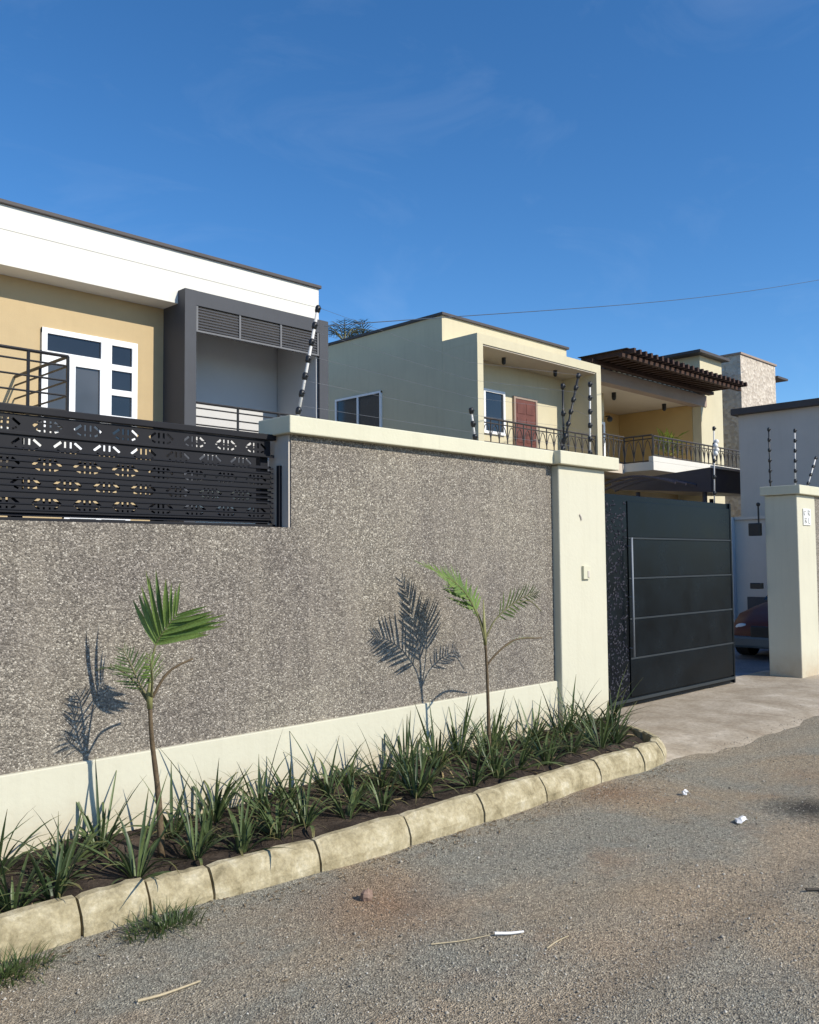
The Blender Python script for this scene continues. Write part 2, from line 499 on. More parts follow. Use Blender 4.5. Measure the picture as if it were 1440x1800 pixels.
# ------------------------------------------------------------------ mesh helpers
class MB:
    def __init__(s):
        s.v, s.f = [], []

    def box(s, x0, x1, y0, y1, z0, z1):
        b = len(s.v)
        s.v += [(x0, y0, z0), (x1, y0, z0), (x1, y1, z0), (x0, y1, z0), (x0, y0, z1), (x1, y0, z1), (x1, y1, z1), (x0, y1, z1)]
        s.f += [[b + i for i in q] for q in ((3, 2, 1, 0), (4, 5, 6, 7), (0, 1, 5, 4), (1, 2, 6, 5), (2, 3, 7, 6), (3, 0, 4, 7))]
        return s

    def prism(s, pts, axis, a0, a1):
        """polygon pts in the plane normal to axis, extruded a0..a1"""
        b, k = len(s.v), len(pts)
        for a in (a0, a1):
            for p, q in pts:
                s.v.append({'x': (a, p, q), 'y': (p, a, q), 'z': (p, q, a)}[axis])
        s.f.append([b + i for i in range(k)][::-1])
        s.f.append([b + k + i for i in range(k)])
        for i in range(k):
            j = (i + 1) % k
            s.f.append([b + i, b + j, b + k + j, b + k + i])
        return s

    def tube(s, pts, r, n=8, cap=True):
        pts = [Vector(p) for p in pts]
        rs = r if isinstance(r, (list, tuple)) else [r] * len(pts)
        b0 = len(s.v)
        for i, p in enumerate(pts):
            t = (pts[min(i + 1, len(pts) - 1)] - pts[max(i - 1, 0)]).normalized()
            a = Vector((0, 0, 1)) if abs(t.z) < .9 else Vector((1, 0, 0))
            u = t.cross(a).normalized()
            w = t.cross(u)
            for k in range(n):
                an = 2 * math.pi * k / n
                s.v.append(tuple(p + (u * math.cos(an) + w * math.sin(an)) * rs[i]))
        for i in range(len(pts) - 1):
            for k in range(n):
                k2 = (k + 1) % n
                s.f.append([b0 + i * n + k, b0 + i * n + k2, b0 + (i + 1) * n + k2, b0 + (i + 1) * n + k])
        if cap:
            s.f.append([b0 + k for k in range(n)][::-1])
            s.f.append([b0 + (len(pts) - 1) * n + k for k in range(n)])
        return s

    def ball(s, c, r, nu=10, nv=6, sq=(1, 1, 1)):
        b = len(s.v)
        for i in range(nv + 1):
            th = math.pi * i / nv
            for k in range(nu):
                ph = 2 * math.pi * k / nu
                s.v.append((c[0] + sq[0] * r * math.sin(th) * math.cos(ph), c[1] + sq[1] * r * math.sin(th) * math.sin(ph), c[2] + sq[2] * r * math.cos(th)))
        for i in range(nv):
            for k in range(nu):
                k2 = (k + 1) % nu
                s.f.append([b + i * nu + k, b + (i + 1) * nu + k, b + (i + 1) * nu + k2, b + i * nu + k2])
        return s

    def mesh(s, name, mat, off=(0, 0, 0), smooth=False):
        me = bpy.data.meshes.new(name)
        o = Vector(off)
        me.from_pydata([tuple(Vector(v) - o) for v in s.v], [], s.f)
        me.materials.append(mat)
        me.validate()
        if smooth:
            me.shade_smooth()
        me.update()
        return me

    def build(s, name, mat, parent=None, bevel=0.0, smooth=False, base=None):
        off = root_loc(parent) if parent else Vector(base) if base else Vector((0, 0, 0))
        ob = bpy.data.objects.new(name, s.mesh(name, M[mat], off, smooth))
        COL.objects.link(ob)
        if parent:
            ob.parent = parent
        else:
            ob.location = off
        if bevel:
            b = ob.modifiers.new('bevel', 'BEVEL')
            b.width = bevel
            b.segments = 2
            b.limit_method = 'ANGLE'
        return ob


def root_loc(o):
    p = Vector((0, 0, 0))
    while o:
        p = p + o.location
        o = o.parent
    return p


def tag(o, label=None, cat=None, group=None, kind=None):
    if label:
        o['label'] = label
    if cat:
        o['category'] = cat
    if group:
        o['group'] = group
    if kind:
        o['kind'] = kind
    return o


def thing(name, loc, label, cat, group=None):
    o = bpy.data.objects.new(name, None)
    o.empty_display_size = 0.2
    COL.objects.link(o)
    o.location = loc
    return tag(o, label, cat, group)


def inst(name, me, parent, mat4):
    o = bpy.data.objects.new(name, me)
    COL.objects.link(o)
    o.parent = parent
    o.matrix_local = mat4
    return o


def box(name, mat, parent, x0, x1, y0, y1, z0, z1, bevel=0.0):
    return MB().box(x0, x1, y0, y1, z0, z1).build(name, mat, parent, bevel)


def cyl_pts(c, r, axis, n=12):
    return [(c[0] + r * math.cos(2 * math.pi * k / n), c[1] + r * math.sin(2 * math.pi * k / n)) for k in range(n)]


# ------------------------------------------------------------------ ground
def vnoise(x, y, s, seed):
    r = np.random.default_rng(seed).random((64, 64))
    u, v = x / s, y / s
    i, j = np.floor(u).astype(int), np.floor(v).astype(int)
    fu, fv = u - i, v - j
    fu, fv = fu * fu * (3 - 2 * fu), fv * fv * (3 - 2 * fv)
    g = lambda a, b: r[a % 64, b % 64]
    return g(i, j) * (1 - fu) * (1 - fv) + g(i + 1, j) * fu * (1 - fv) + g(i, j + 1) * (1 - fu) * fv + g(i + 1, j + 1) * fu * fv - .5


def road_z(x, y):
    x, y = np.asarray(x, float), np.asarray(y, float)
    z = .035 * vnoise(x, y * 1.3, 1.3, 1) + .018 * vnoise(x, y, .42, 2) + .008 * vnoise(x, y, .16, 3)
    z = z - .016 * np.exp(-((y - 2.06) / .16) ** 2) + .010 * np.exp(-((y - 1.80) / .09) ** 2) - .012 * np.exp(-((y - .95) / .18) ** 2)
    return z - .012


def grid(name, xs, ys, zf, mat, label=None):
    X, Yg = np.meshgrid(xs, ys, indexing='ij')
    Z = zf(X, Yg)
    v = np.stack([X.ravel(), Yg.ravel(), Z.ravel()], 1)
    nx, ny = len(xs), len(ys)
    f = [(i * ny + j, (i + 1) * ny + j, (i + 1) * ny + j + 1, i * ny + j + 1) for i in range(nx - 1) for j in range(ny - 1)]
    me = bpy.data.meshes.new(name)
    me.from_pydata(v.tolist(), [], f)
    me.materials.append(M[mat])
    me.shade_smooth()
    o = bpy.data.objects.new(name, me)
    COL.objects.link(o)
    o['kind'] = 'structure'
    return o


MB().box(-900, 900, -900, 900, -.5, -.09).build('ground', 'terrain')['kind'] = 'structure'
grid('road', np.arange(-5, 16.01, .06), np.arange(-4, 3.99, .06), road_z, 'road')
# strip of road under the kerb and bed, then yard paving behind the walls
MB().box(-6, 40, 4.9, 40, -.08, .03).build('yard', 'yard')['kind'] = 'structure'

# concrete apron in front of the gate, ragged front edge
def apron_z(x, y):  # top of the concrete
    t = np.clip((y - 3.3) / 1.0, 0, 1)
    return .012 + .03 * t + .010 * vnoise(x, y, .6, 5) + .004 * vnoise(x, y, .12, 6)


def apron_front(x):
    yf = 3.50 - .04 * (x - 7) + .22 * vnoise(x, x * 0, .8, 8) + .1 * vnoise(x, x * 0 + 3., .2, 9)
    return np.where(x < 7.1, np.maximum(yf, 3.62), yf)


def build_apron():
    xs = np.arange(6.5, 15.01, .07)
    n = 30
    v, f = [], []
    for i, x in enumerate(xs):
        yf = float(apron_front(np.array(float(x))))
        for j in range(n + 1):
            y = yf + (5.35 - yf) * j / n
            z = float(apron_z(np.array(x), np.array(y)))
            z -= .055 * math.exp(-(y - yf) / .16)
            v.append((x, y, z))
    for i in range(len(xs) - 1):
        for j in range(n):
            a = i * (n + 1) + j
            f.append((a, a + n + 1, a + n + 2, a + 1))
    me = bpy.data.meshes.new('driveway')
    me.from_pydata(v, [], f)
    me.materials.append(M['apron'])
    me.shade_smooth()
    o = bpy.data.objects.new('driveway', me)
    COL.objects.link(o)
    o['kind'] = 'structure'


build_apron()

# loose gravel on the road: thousands of small stones, nobody could count them
def build_gravel(N=60000):
    # density falls with distance from the viewer's side of the street
    x = RNG.uniform(.6, 12.5, N * 2)
    y = RNG.uniform(.3, 4.0, N * 2)
    d = np.hypot(x, y)
    keep = (RNG.random(N * 2) < np.clip(3.4 / d, .1, 1) ** 1.2) & ((y < 3.62) | ((x > 7.05) & (RNG.random(N * 2) < np.exp(-np.maximum(0, y - apron_front(x)) / .12)))) & (y > .28 * x - 1.6)
    clump = vnoise(x, y, .5, 11) + .5 * vnoise(x, y, .17, 12)
    keep &= clump > RNG.uniform(-.42, .30, N * 2)
    x, y = x[keep][:N], y[keep][:N]
    k = len(x)
    r = .0024 + .0042 * RNG.random(k) ** 2.2 + (RNG.random(k) > .992) * .006
    base = np.array([(1, 0, 0), (-1, 0, 0), (0, 1, 0), (0, -1, 0), (0, 0, 1), (0, 0, -1)], float)
    tri = np.array([(0, 2, 4), (2, 1, 4), (1, 3, 4), (3, 0, 4), (2, 0, 5), (1, 2, 5), (3, 1, 5), (0, 3, 5)])
    V = np.repeat(base[None], k, 0) * RNG.uniform(.6, 1.35, (k, 6, 1))
    a = RNG.uniform(0, 6.28, k)
    ca, sa = np.cos(a)[:, None], np.sin(a)[:, None]
    vx = V[:, :, 0] * ca - V[:, :, 1] * sa
    vy = V[:, :, 0] * sa + V[:, :, 1] * ca
    tilt = RNG.uniform(-.5, .5, (k, 1))
    vz = V[:, :, 2] * .75 + vx * tilt
    gz = np.where((x > 6.9) & (y > apron_front(x)), np.maximum(road_z(x, y), apron_z(x, y) - .055 * np.exp(-(y - apron_front(x)) / .16)), road_z(x, y))
    P = np.stack([vx * r[:, None] + x[:, None], vy * r[:, None] + y[:, None], vz * r[:, None] + gz[:, None] + r[:, None] * .35], 2)
    F = tri[None] + (np.arange(k) * 6)[:, None, None]
    me = bpy.data.meshes.new('gravel')
    me.vertices.add(k * 6)
    me.vertices.foreach_set('co', P.reshape(-1))
    me.loops.add(k * 24)
    me.loops.foreach_set('vertex_index', F.reshape(-1).astype(np.int32))
    me.polygons.add(k * 8)
    me.polygons.foreach_set('loop_start', np.arange(0, k * 24, 3, dtype=np.int32))
    me.update(calc_edges=True)
    at = me.attributes.new('tone', 'FLOAT', 'POINT')
    at.data.foreach_set('value', np.repeat(RNG.random(k) ** 1.15, 6).astype(np.float32))
    me.materials.append(M['gravel'])
    o = bpy.data.objects.new('gravel', me)
    COL.objects.link(o)
    tag(o, 'loose grey gravel scattered over the dirt road', 'gravel', kind='stuff')


build_gravel()

# ------------------------------------------------------------------ planting bed and kerb
def soil_z(x, y):
    t = np.clip((y - 3.8) / .8, 0, 1)
    return .085 + .07 * t + .05 * vnoise(x, y, .35, 21) + .028 * vnoise(x, y, .1, 22)


def build_soil():
    xs = np.arange(-1.0, 7.13, .035)
    v, f, n = [], [], 26
    for x in xs:
        y0 = float(np.interp(x, (-1, 1.8, 3.0, 3.7, 6.2), (3.92, 3.885, 3.76, 3.73, 3.74)))
        if x > 6.2:
            y0 += ((x - 6.2) / .92) ** 2.2 * .84
        for j in range(n + 1):
            y = y0 + (4.64 - y0) * j / n
            v.append((x, y, float(soil_z(np.array(x), np.array(y)))))
    for i in range(len(xs) - 1):
        for j in range(n):
            a = i * (n + 1) + j
            f.append((a, a + n + 1, a + n + 2, a + 1))
    me = bpy.data.meshes.new('bed_soil')
    me.from_pydata(v, [], f)
    me.materials.append(M['soil'])
    me.shade_smooth()
    o = bpy.data.objects.new('bed_soil', me)
    COL.objects.link(o)
    o['kind'] = 'structure'


build_soil()

kerb = thing('kerb', (1.0, 3.7, 0), 'row of yellowed concrete kerb stones edging the planting bed', 'kerb')


def kerb_stone(a, b, na, nb, mat='kerb'):
    """one half-battered kerb stone from point a to point b; na/nb = inward normals at its ends"""
    prof = [(0.0, -.10), (0.0, .035), (.018, .085), (.045, .125), (.075, .145), (.115, .147), (.125, .135), (.125, -.10)]
    m, segs = MB(), 9
    a, b = Vector((a[0], a[1], 0)), Vector((b[0], b[1], 0))
    d = (b - a).normalized()
    g = .007
    A, B = a + d * g, b - d * g
    jz, jt = random.uniform(-.010, .008), random.uniform(-.014, .014)
    rows = []
    for i in range(segs + 1):
        t = i / segs
        p = A.lerp(B, t)
        nn = na.lerp(nb, t).normalized()
        end = .006 if i in (0, segs) else 0
        row = []
        for q, (u, z) in enumerate(prof):
            w = random.uniform(-.004, .004)
            k = 1 - end * 8 if z > 0 else 1
            uu = u + (end if u < .06 else -end)
            row.append(len(m.v))
            m.v.append((p.x + nn.x * (uu + w), p.y + nn.y * (uu + w), z * (1 if z < 0 else (1 - end * 5)) + jz + jt * (t - .5) + w * .6))
        rows.append(row)
    k = len(prof)
    for i in range(segs):
        for q in range(k):
            q2 = (q + 1) % k
            m.f.append([rows[i][q], rows[i + 1][q], rows[i + 1][q2], rows[i][q2]])
    m.f.append(rows[0][::-1])
    m.f.append(rows[-1])
    return m.build('kerb_stone', mat, kerb)


kx = [-.9, -.25, .40, 1.10, 1.795, 2.10, 2.415, 3.02, 3.65, 4.30, 4.97, 5.64, 6.20]
ky = [3.83, 3.82, 3.81, 3.805, 3.79, 3.755, 3.725, 3.665, 3.635, 3.64, 3.66, 3.665, 3.64]
kp = list(zip(kx, ky)) + [(6.55, 3.67), (6.80, 3.79), (6.97, 4.00), (7.08, 4.27), (7.19, 4.56)]
norms = []
for i in range(len(kp)):
    p0, p1 = Vector(kp[max(0, i - 1)]), Vector(kp[min(len(kp) - 1, i + 1)])
    t = (p1 - p0).normalized()
    norms.append(Vector((-t.y, t.x, 0)))
for i in range(len(kp) - 1):
    kerb_stone(kp[i], kp[i + 1], norms[i], norms[i + 1])

# ------------------------------------------------------------------ boundary wall
WY = 4.653
bw = thing('boundary_wall', (4.0, WY, 0), 'pebble dashed boundary wall with cream plinth and coping behind the planting bed', 'wall')
w = MB().box(-2.0, 3.585, WY, WY + .23, -.1, 1.825)
w.box(3.585, 6.56, WY, WY + .23, -.1, 2.44)
w.build('wall_face', 'pebble', bw)
box('plinth', 'cream', bw, -2.0, 6.49, WY - .028, WY + .01, -.05, .552, .006)
box('coping', 'coping', bw, 3.53, 6.46, WY - .06, WY + .29, 2.436, 2.552, .008)
box('wall_end', 'house_grey', bw, 3.572, 3.588, WY + .012, WY + .225, 1.827, 2.434)  # cream wall end; its shade is put into the grey colour


def gate_pier(x0, x1, label, sign):
    p = thing('gate_pier', ((x0 + x1) / 2, WY + .1, 0), label, 'gate pier', 'cream piers either side of the gate')
    yf = WY - .075 if not sign else WY
    box('shaft', 'cream', p, x0, x1, yf, WY + .43 if sign else WY + .30, -.05, 2.43, .012)
    box('pier_cap', 'coping', p, x0 - .05, x1 + (.16 if not sign else .12), yf - .06, WY + .47 if sign else WY + .36, 2.434, 2.552, .008)
    return p


lp = gate_pier(6.455, 7.185, 'wide cream gate pier at the right end of the pebble dashed wall', False)
box('doorbell_plate', 'coping', lp, 6.78, 6.885, WY - .099, WY - .073, 1.425, 1.545, .004)
box('doorbell_button', 'house_grey', lp, 6.838, 6.868, WY - .105, WY - .097, 1.44, 1.50, .003)
MB().tube([(6.757, WY - .079, 2.005), (6.775, WY - .081, 1.985), (6.787, WY - .079, 1.955)], .008, 6).build('paint_chip', 'house_grey', lp)

rp = gate_pier(11.86, 12.47, 'cream gate pier at the right edge with its left side in shade', True)
# enamel house number plate, faded
box('number_plate', 'white_plastic', rp, 12.03, 12.28, WY - .014, WY - .001, 2.03, 2.25, .004)
pl = rp.children[-1]


def digit_stroke(pts, r=.007):
    MB().tube([(x, WY - .018, z) for x, z in pts], r, 6).build('numeral', 'white_plastic', rp)


digit_stroke([(12.075 + .03 * math.cos(a), 2.195 + .028 * math.sin(a)) for a in np.linspace(.6, 5.7, 12)])
digit_stroke([(12.18, 2.16), (12.18, 2.23), (12.225, 2.225), (12.232, 2.20), (12.185, 2.195), (12.235, 2.165)])
digit_stroke([(12.07, 2.06), (12.07, 2.13), (12.12, 2.125), (12.12, 2.10), (12.075, 2.095), (12.125, 2.065), (12.072, 2.06)], .006)
digit_stroke([(12.19, 2.13), (12.19, 2.06), (12.24, 2.06)], .006)
for z0, z1 in ((1.90, 2.07), (1.19, 1.27)):
    box('gate_catch', 'black_plastic', rp, 11.76, 11.86, WY + .47, WY + .62, z0, z1, .01)
MB().tube([(11.80, WY + .49, 2.07), (11.80, WY + .49, 2.30)], .012, 8).ball((11.80, WY + .49, 2.32), .028).build('catch_rod', 'black_plastic', rp)
rw = thing('boundary_wall', (14.0, WY, 0), 'pebble dashed wall continuing right of the shaded gate pier', 'wall')
box('wall_face', 'pebble', rw, 12.47, 19.8, WY + .03, WY + .26, -.1, 2.434)
box('coping', 'coping', rw, 12.60, 19.8, WY - .02, WY + .3, 2.434, 2.55, .008)

# ------------------------------------------------------------------ screen fence on the low stretch of wall
sf = thing('screen_fence', (1.8, 4.8, 1.825), 'charcoal metal screen fence with cut-out pattern on the low wall', 'fence')
FX0, FX1, FY = -.35, 3.53, 4.80
CW, CH = .228, .1045
Z0 = 1.875


def cut_cell():
    """one cell of the cut-out sheet: two upright and two slanting slots, each with real edges"""
    import bmesh
    bm = bmesh.new()

    def loop(pts):
        vs = [bm.verts.new((x, 0, z)) for x, z in pts]
        return [bm.edges.new((vs[i], vs[(i + 1) % len(vs)])) for i in range(len(vs))]

    E = loop([(0, 0), (CW, 0), (CW, CH), (0, CH)])

    def slot(x, z, L, wd, ang):
        c, s = math.cos(ang), math.sin(ang)
        out = []
        for u, v in ((-L / 2, -wd / 2), (L / 2, -wd / 2), (L / 2, wd / 2), (-L / 2, wd / 2)):
            out.append((x + u * c - v * s, z + u * s + v * c))
        return loop(out)

    m = CW / 2
    E += slot(m - .016, .066, .034, .013, math.pi / 2)
    E += slot(m + .016, .066, .034, .013, math.pi / 2)
    E += slot(m - .058, .064, .052, .015, math.radians(38))
    E += slot(m + .058, .064, .052, .015, math.radians(-38))
    E += slot(m - .016, .026, .014, .011, math.pi / 2)
    E += slot(m + .016, .026, .014, .011, math.pi / 2)
    E += slot(m - .050, .028, .026, .011, math.radians(-25))
    E += slot(m + .050, .028, .026, .011, math.radians(25))
    bmesh.ops.triangle_fill(bm, use_beauty=True, edges=E)
    # give the sheet its thickness
    faces = bm.faces[:]
    r = bmesh.ops.extrude_face_region(bm, geom=faces)
    for g in r['geom']:
        if isinstance(g, bmesh.types.BMVert):
            g.co.y += .006
    bmesh.ops.recalc_face_normals(bm, faces=bm.faces)
    me = bpy.data.meshes.new('screen_cell')
    bm.to_mesh(me)
    bm.free()
    me.materials.append(M['fence_metal'])
    return me


cell = cut_cell()
for r in range(5):
    off = 0 if r % 2 == 0 else CW / 2
    nc = int((FX1 - FX0) / CW)
    for c in range(nc):
        x = FX0 + off + c * CW
        if x + CW > FX1 + .02:
            continue
        inst('screen_cell', cell, sf, Matrix.Translation(Vector((x, FY, Z0 + r * (CH + .0004))) - sf.location))
box('top_rail', 'fence_metal', sf, FX0, FX1 + .03, FY - .02, FY + .03, 2.404, 2.442, .004)
box('bottom_rail', 'fence_metal', sf, FX0, FX1 + .03, FY - .012, FY + .03, 1.829, 1.848, .003)
box('middle_rail', 'fence_metal', sf, FX0, FX1 + .02, FY - .012, FY - .001, 2.288, 2.306, .002)
for x in (.20, 1.05, 1.90, 2.735, 3.50):
    box('post', 'slat_metal', sf, x - .03, x + .03, FY + .032, FY + .09, 1.827, 2.40, .004)
# louvre slats behind the lower rows of the cut-out sheet, thin battens on its face
for i in range(12):
    z = 1.858 + i * .0325
    MB().prism([(FY + .012, z), (FY + .014, z - .002), (FY + .028, z + .017), (FY + .026, z + .019)], 'x', FX0, 3.548).build('slat', 'slat_metal', sf)
for i in range(11):
    z = 1.888 + i * .0325
    box('batten', 'slat_metal', sf, FX0, 3.547, FY - .006, FY - .0005, z, z + .0065)
box('slat_frame', 'slat_metal', sf, 3.548, 3.571, FY - .066, FY - .036, 1.829, 2.235, .002)

# ------------------------------------------------------------------ sliding gate
GY = 5.10
gt = thing('sliding_gate', (9.0, GY, 0), 'dark blue-grey metal sliding gate standing partly open', 'gate')
GX0, GX1 = 7.0, 10.86
box('gate_frame', 'gate', gt, GX0, GX1, GY + .012, GY + .06, .055, 2.285, .004)
zs = [.135, .545, .965, 1.395, 1.825, 2.235]
for i in range(5):
    x0 = 8.43
    box('gate_panel', 'gate', gt, x0, GX1 - .03, GY - .004, GY + .011, zs[i] + .012, zs[i + 1] - .012, .004)
    if i:
        box('trim_strip', 'gate_trim', gt, 8.43, GX1 - .02, GY - .010, GY + .010, zs[i] - .010, zs[i] + .010, .003)
box('bottom_rail', 'gate_trim', gt, 8.02, GX1, GY - .012, GY + .010, .095, .128, .003)
box('end_stile', 'gate', gt, GX1 - .028, GX1 + .012, GY - .010, GY + .066, .05, 2.29, .004)
box('pattern_backing', 'gate', gt, GX0 + .02, 8.415, GY + .004, GY + .011, .14, 2.225)
lf = MB()
for i in range(900):
    x, z = random.uniform(7.60, 8.40), random.uniform(.16, 2.22 if random.random() < .8 else 1.8)
    a, L, wd = random.uniform(0, 6.28), random.uniform(.028, .055), random.uniform(.008, .014)
    c, s = math.cos(a), math.sin(a)
    b = len(lf.v)
    for u, v, q in ((-L / 2, 0, 0), (0, wd, 0), (L / 2, 0, 0), (0, -wd, 0), (0, 0, -.008)):
        lf.v.append((x + u * c - v * s, GY + .002 + q, z + u * s + v * c))
    lf.f += [[b + i0, b + i1, b + 4] for i0, i1 in ((1, 0), (2, 1), (3, 2), (0, 3))]
lf.build('leaf_pattern', 'gate_cut', gt)['kind'] = 'stuff'
hm = MB().tube([(8.415, GY - .055, .57), (8.415, GY - .055, 1.83)], .012, 10)
for z in (.66, 1.2, 1.74):
    hm.tube([(8.415, GY - .055, z), (8.415, GY + .006, z)], .007, 6)
hm.build('pull_handle', 'handle_steel', gt, smooth=True)
for x in (7.6, 10.3):
    MB().prism(cyl_pts((x, .055), .045, 'y'), 'y', GY + .02, GY + .05).build('roller', 'black_plastic', gt)

# ------------------------------------------------------------------ electric fence
def fence_post(base, tip, n, label, r=.009, bend=None, pole='post_white'):
    o = thing('electric_fence_post', base, label, 'fence post', 'electric fence posts along the walls')
    base, tip = Vector(base), Vector(tip)
    MB().tube([base - Vector((0, 0, .02)), tip], r, 8).build('pole', pole, o, smooth=True)
    d = (tip - base)
    for i in range(n):
        t = (i + .6) / (n - .4) if n > 1 else .5
        p = base + d * min(t, 1.0)
        u = d.normalized()
        m = MB().tube([p - u * .026, p - u * .012, p + u * .012, p + u * .026], [.014, .020, .020, .014], 10)
        m.tube([p, p + Vector((.0, -.03, .0))], .008, 6)
        m.build('insulator', 'black_plastic', o, smooth=True)
    return o


EY = 4.79
fence_post((3.735, EY, 2.552), (3.925, EY, 3.36), 7, 'leaning white post with black insulators at the left end of the coping', .011)
fence_post((5.60, EY, 2.552), (5.545, EY, 2.83), 3, 'short left leaning post with three insulators in the middle of the coping')
fence_post((6.80, EY, 2.552), (7.10, EY, 3.34), 7, 'long right leaning black post at the joint of wall and pier', .010, pole='black_plastic')
fence_post((6.90, EY + .04, 2.552), (6.90, EY + .04, 3.22), 3, 'upright black post close beside the long leaning post', .009, pole='black_plastic')
fence_post((7.375, 4.86, 2.552), (7.40, 4.86, 3.31), 6, 'upright grey post standing at the gate side of the left pier')
fence_post((10.52, GY + .035, 2.288), (10.56, GY + .035, 3.22), 5, 'post with white tensioner fixed on the sliding gate')
fence_post((11.99, 5.05, 2.552), (11.99, 5.05, 3.34), 6, 'upright post with six black insulators at the back of the right pier', pole='black_plastic')
fence_post((12.20, 4.80, 2.552), (12.24, 4.80, 3.32), 6, 'upright white post with six insulators at the front of the right pier')
fence_post((12.58, 4.80, 2.552), (12.95, 4.80, 3.0), 4, 'post leaning right at the right edge of the picture')
tns = thing('wire_tensioner', (10.54, GY + .035, 2.98), 'white spring tensioner hanging on the gate post', 'tensioner')
m = MB()
for k in range(4):
    m.ball((10.52 + .03 * (k % 2), GY + .0, 2.90 + .05 * k), .032, 8, 5)
m.build('spring', 'white_plastic', tns, smooth=True)
levels = ['lowest', 'second lowest', 'middle', 'second highest', 'highest']
for i in range(5):
    t = (i + .6) / 4.6
    pts = [Vector((3.735 + .19 * t, EY - .03, 2.552 + .808 * t)), Vector((5.57 - .02 * i, EY - .03, 2.56 + .66 * t)), Vector((6.80 + .3 * t, EY - .03, 2.552 + .79 * t)), Vector((7.385 + .02 * t, 4.83, 2.552 + .75 * t))]
    o = MB().tube(pts, .0011, 4).build('electric_fence_wire', 'wire', base=(3.735, EY, 2.552))
    tag(o, f'thin {levels[i]} electric fence wire strung above the coping', 'wire', 'electric fence wires')

# ------------------------------------------------------------------ first house: white fascia, tan wall, slate framed loggia
def window(parent, name, axis, a0, a1, z0, z1, plane, cols=(), rows=(), fw=.06, frame='upvc', glass='glass', depth=.05, out=-1):
    """window or glazed door: frame bars set proud of the wall, each pane its own sub-part"""
    xs = [a0] + list(cols) + [a1]
    zs_ = [z0] + list(rows) + [z1]
    m = MB()

    def bx(mm, u0, u1, v0, v1, d0, d1):
        p0, p1 = sorted((plane + out * d0, plane + out * d1))
        if axis == 'x':
            mm.box(u0, u1, p0, p1, v0, v1)
        else:
            mm.box(p0, p1, u0, u1, v0, v1)

    h = fw / 2
    for i, z in enumerate(zs_):
        lo, hi = (z, z + fw) if i == 0 else (z - fw, z) if i == len(zs_) - 1 else (z - h, z + h)
        bx(m, a0, a1, lo, hi, -.02, depth)
    for i, x in enumerate(xs):
        lo, hi = (x, x + fw) if i == 0 else (x - fw, x) if i == len(xs) - 1 else (x - h, x + h)
        bx(m, lo, hi, z0 + .001, z1 - .001, -.018, depth + .002)
    w = m.build(name, frame, parent)
    for i in range(len(xs) - 1):
        for j in range(len(zs_) - 1):
            g = MB()
            bx(g, xs[i] + .01, xs[i + 1] - .01, zs_[j] + .01, zs_[j + 1] - .01, .004, .014)
            g.build('pane', glass, w)
    return w


h1 = thing('white_villa', (4.0, 14.0, 0), 'tan two storey house with deep white fascia and slate grey framed loggia', 'house')
box('wall', 'house_tan', h1, -6.0, 7.985, 14.0, 22.0, 0, 6.06)
box('fascia', 'house_white', h1, -6.0, 11.10, 13.52, 22.2, 6.062, 6.975)
box('roof_coping', 'roof_dark', h1, -6.1, 11.14, 13.47, 22.3, 6.976, 7.04, .01)
box('fascia_groove', 'house_white', h1, -6.0, 11.10, 13.512, 13.519, 6.60, 6.615)
# loggia
fr = MB().box(7.983, 8.205, 13.29, 14.9, .1, 6.285)
fr.box(10.93, 11.15, 13.29, 14.9, .1, 6.285)
fr.box(8.205, 10.93, 13.292, 14.9, 6.03, 6.283)
fr.box(8.205, 10.93, 13.292, 14.6, 3.18, 3.45)
fr.build('loggia_frame', 'frame_grey', h1)
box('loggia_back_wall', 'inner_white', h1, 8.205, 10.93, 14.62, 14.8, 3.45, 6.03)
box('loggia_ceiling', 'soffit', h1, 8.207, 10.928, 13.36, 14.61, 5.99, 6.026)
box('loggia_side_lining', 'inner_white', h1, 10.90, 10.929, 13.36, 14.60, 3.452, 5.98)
box('wall_right', 'house_white', h1, 8.0, 11.12, 14.905, 22.0, 0, 6.05)
lv = MB().box(8.206, 10.929, 13.30, 13.345, 5.575, 5.605)
for x in (8.23, 9.11, 10.02, 10.905):
    lv.box(x - .018, x + .018, 13.302, 13.342, 5.606, 6.028)
lvo = lv.build('louvre_frame', 'louvre_grey', h1)
for b0, b1 in ((8.25, 9.09), (9.13, 10.0), (10.04, 10.885)):
    for i in range(8):
        z = 5.625 + i * .050
        MB().prism([(13.306, z), (13.312, z - .003), (13.336, z + .030), (13.330, z + .034)], 'x', b0, b1).build('louvre_blade', 'frame_grey', lvo)


def bar_railing(parent, p0, p1, z0, z1, bars, posts, mat='rail_metal', r=.018):
    p0, p1 = Vector(p0), Vector(p1)
    m = MB().tube([(p0.x, p0.y, z1), (p1.x, p1.y, z1)], r * 1.15, 6)
    rail = m.build('railing', mat, parent)
    for i in range(bars):
        z = z0 + (z1 - z0) * (i + .35) / bars
        MB().tube([(p0.x, p0.y, z), (p1.x, p1.y, z)], r * .7, 6).build('rail_bar', mat, rail)
    for t in posts:
        q = p0.lerp(p1, t)
        MB().tube([(q.x, q.y, z0 - .1), (q.x, q.y, z1)], r * 1.1, 6).build('rail_post', mat, rail)


bar_railing(h1, (8.21, 13.38), (10.92, 13.38), 3.5, 4.36, 6, (0.01, .335, .67, .99), r=.020)
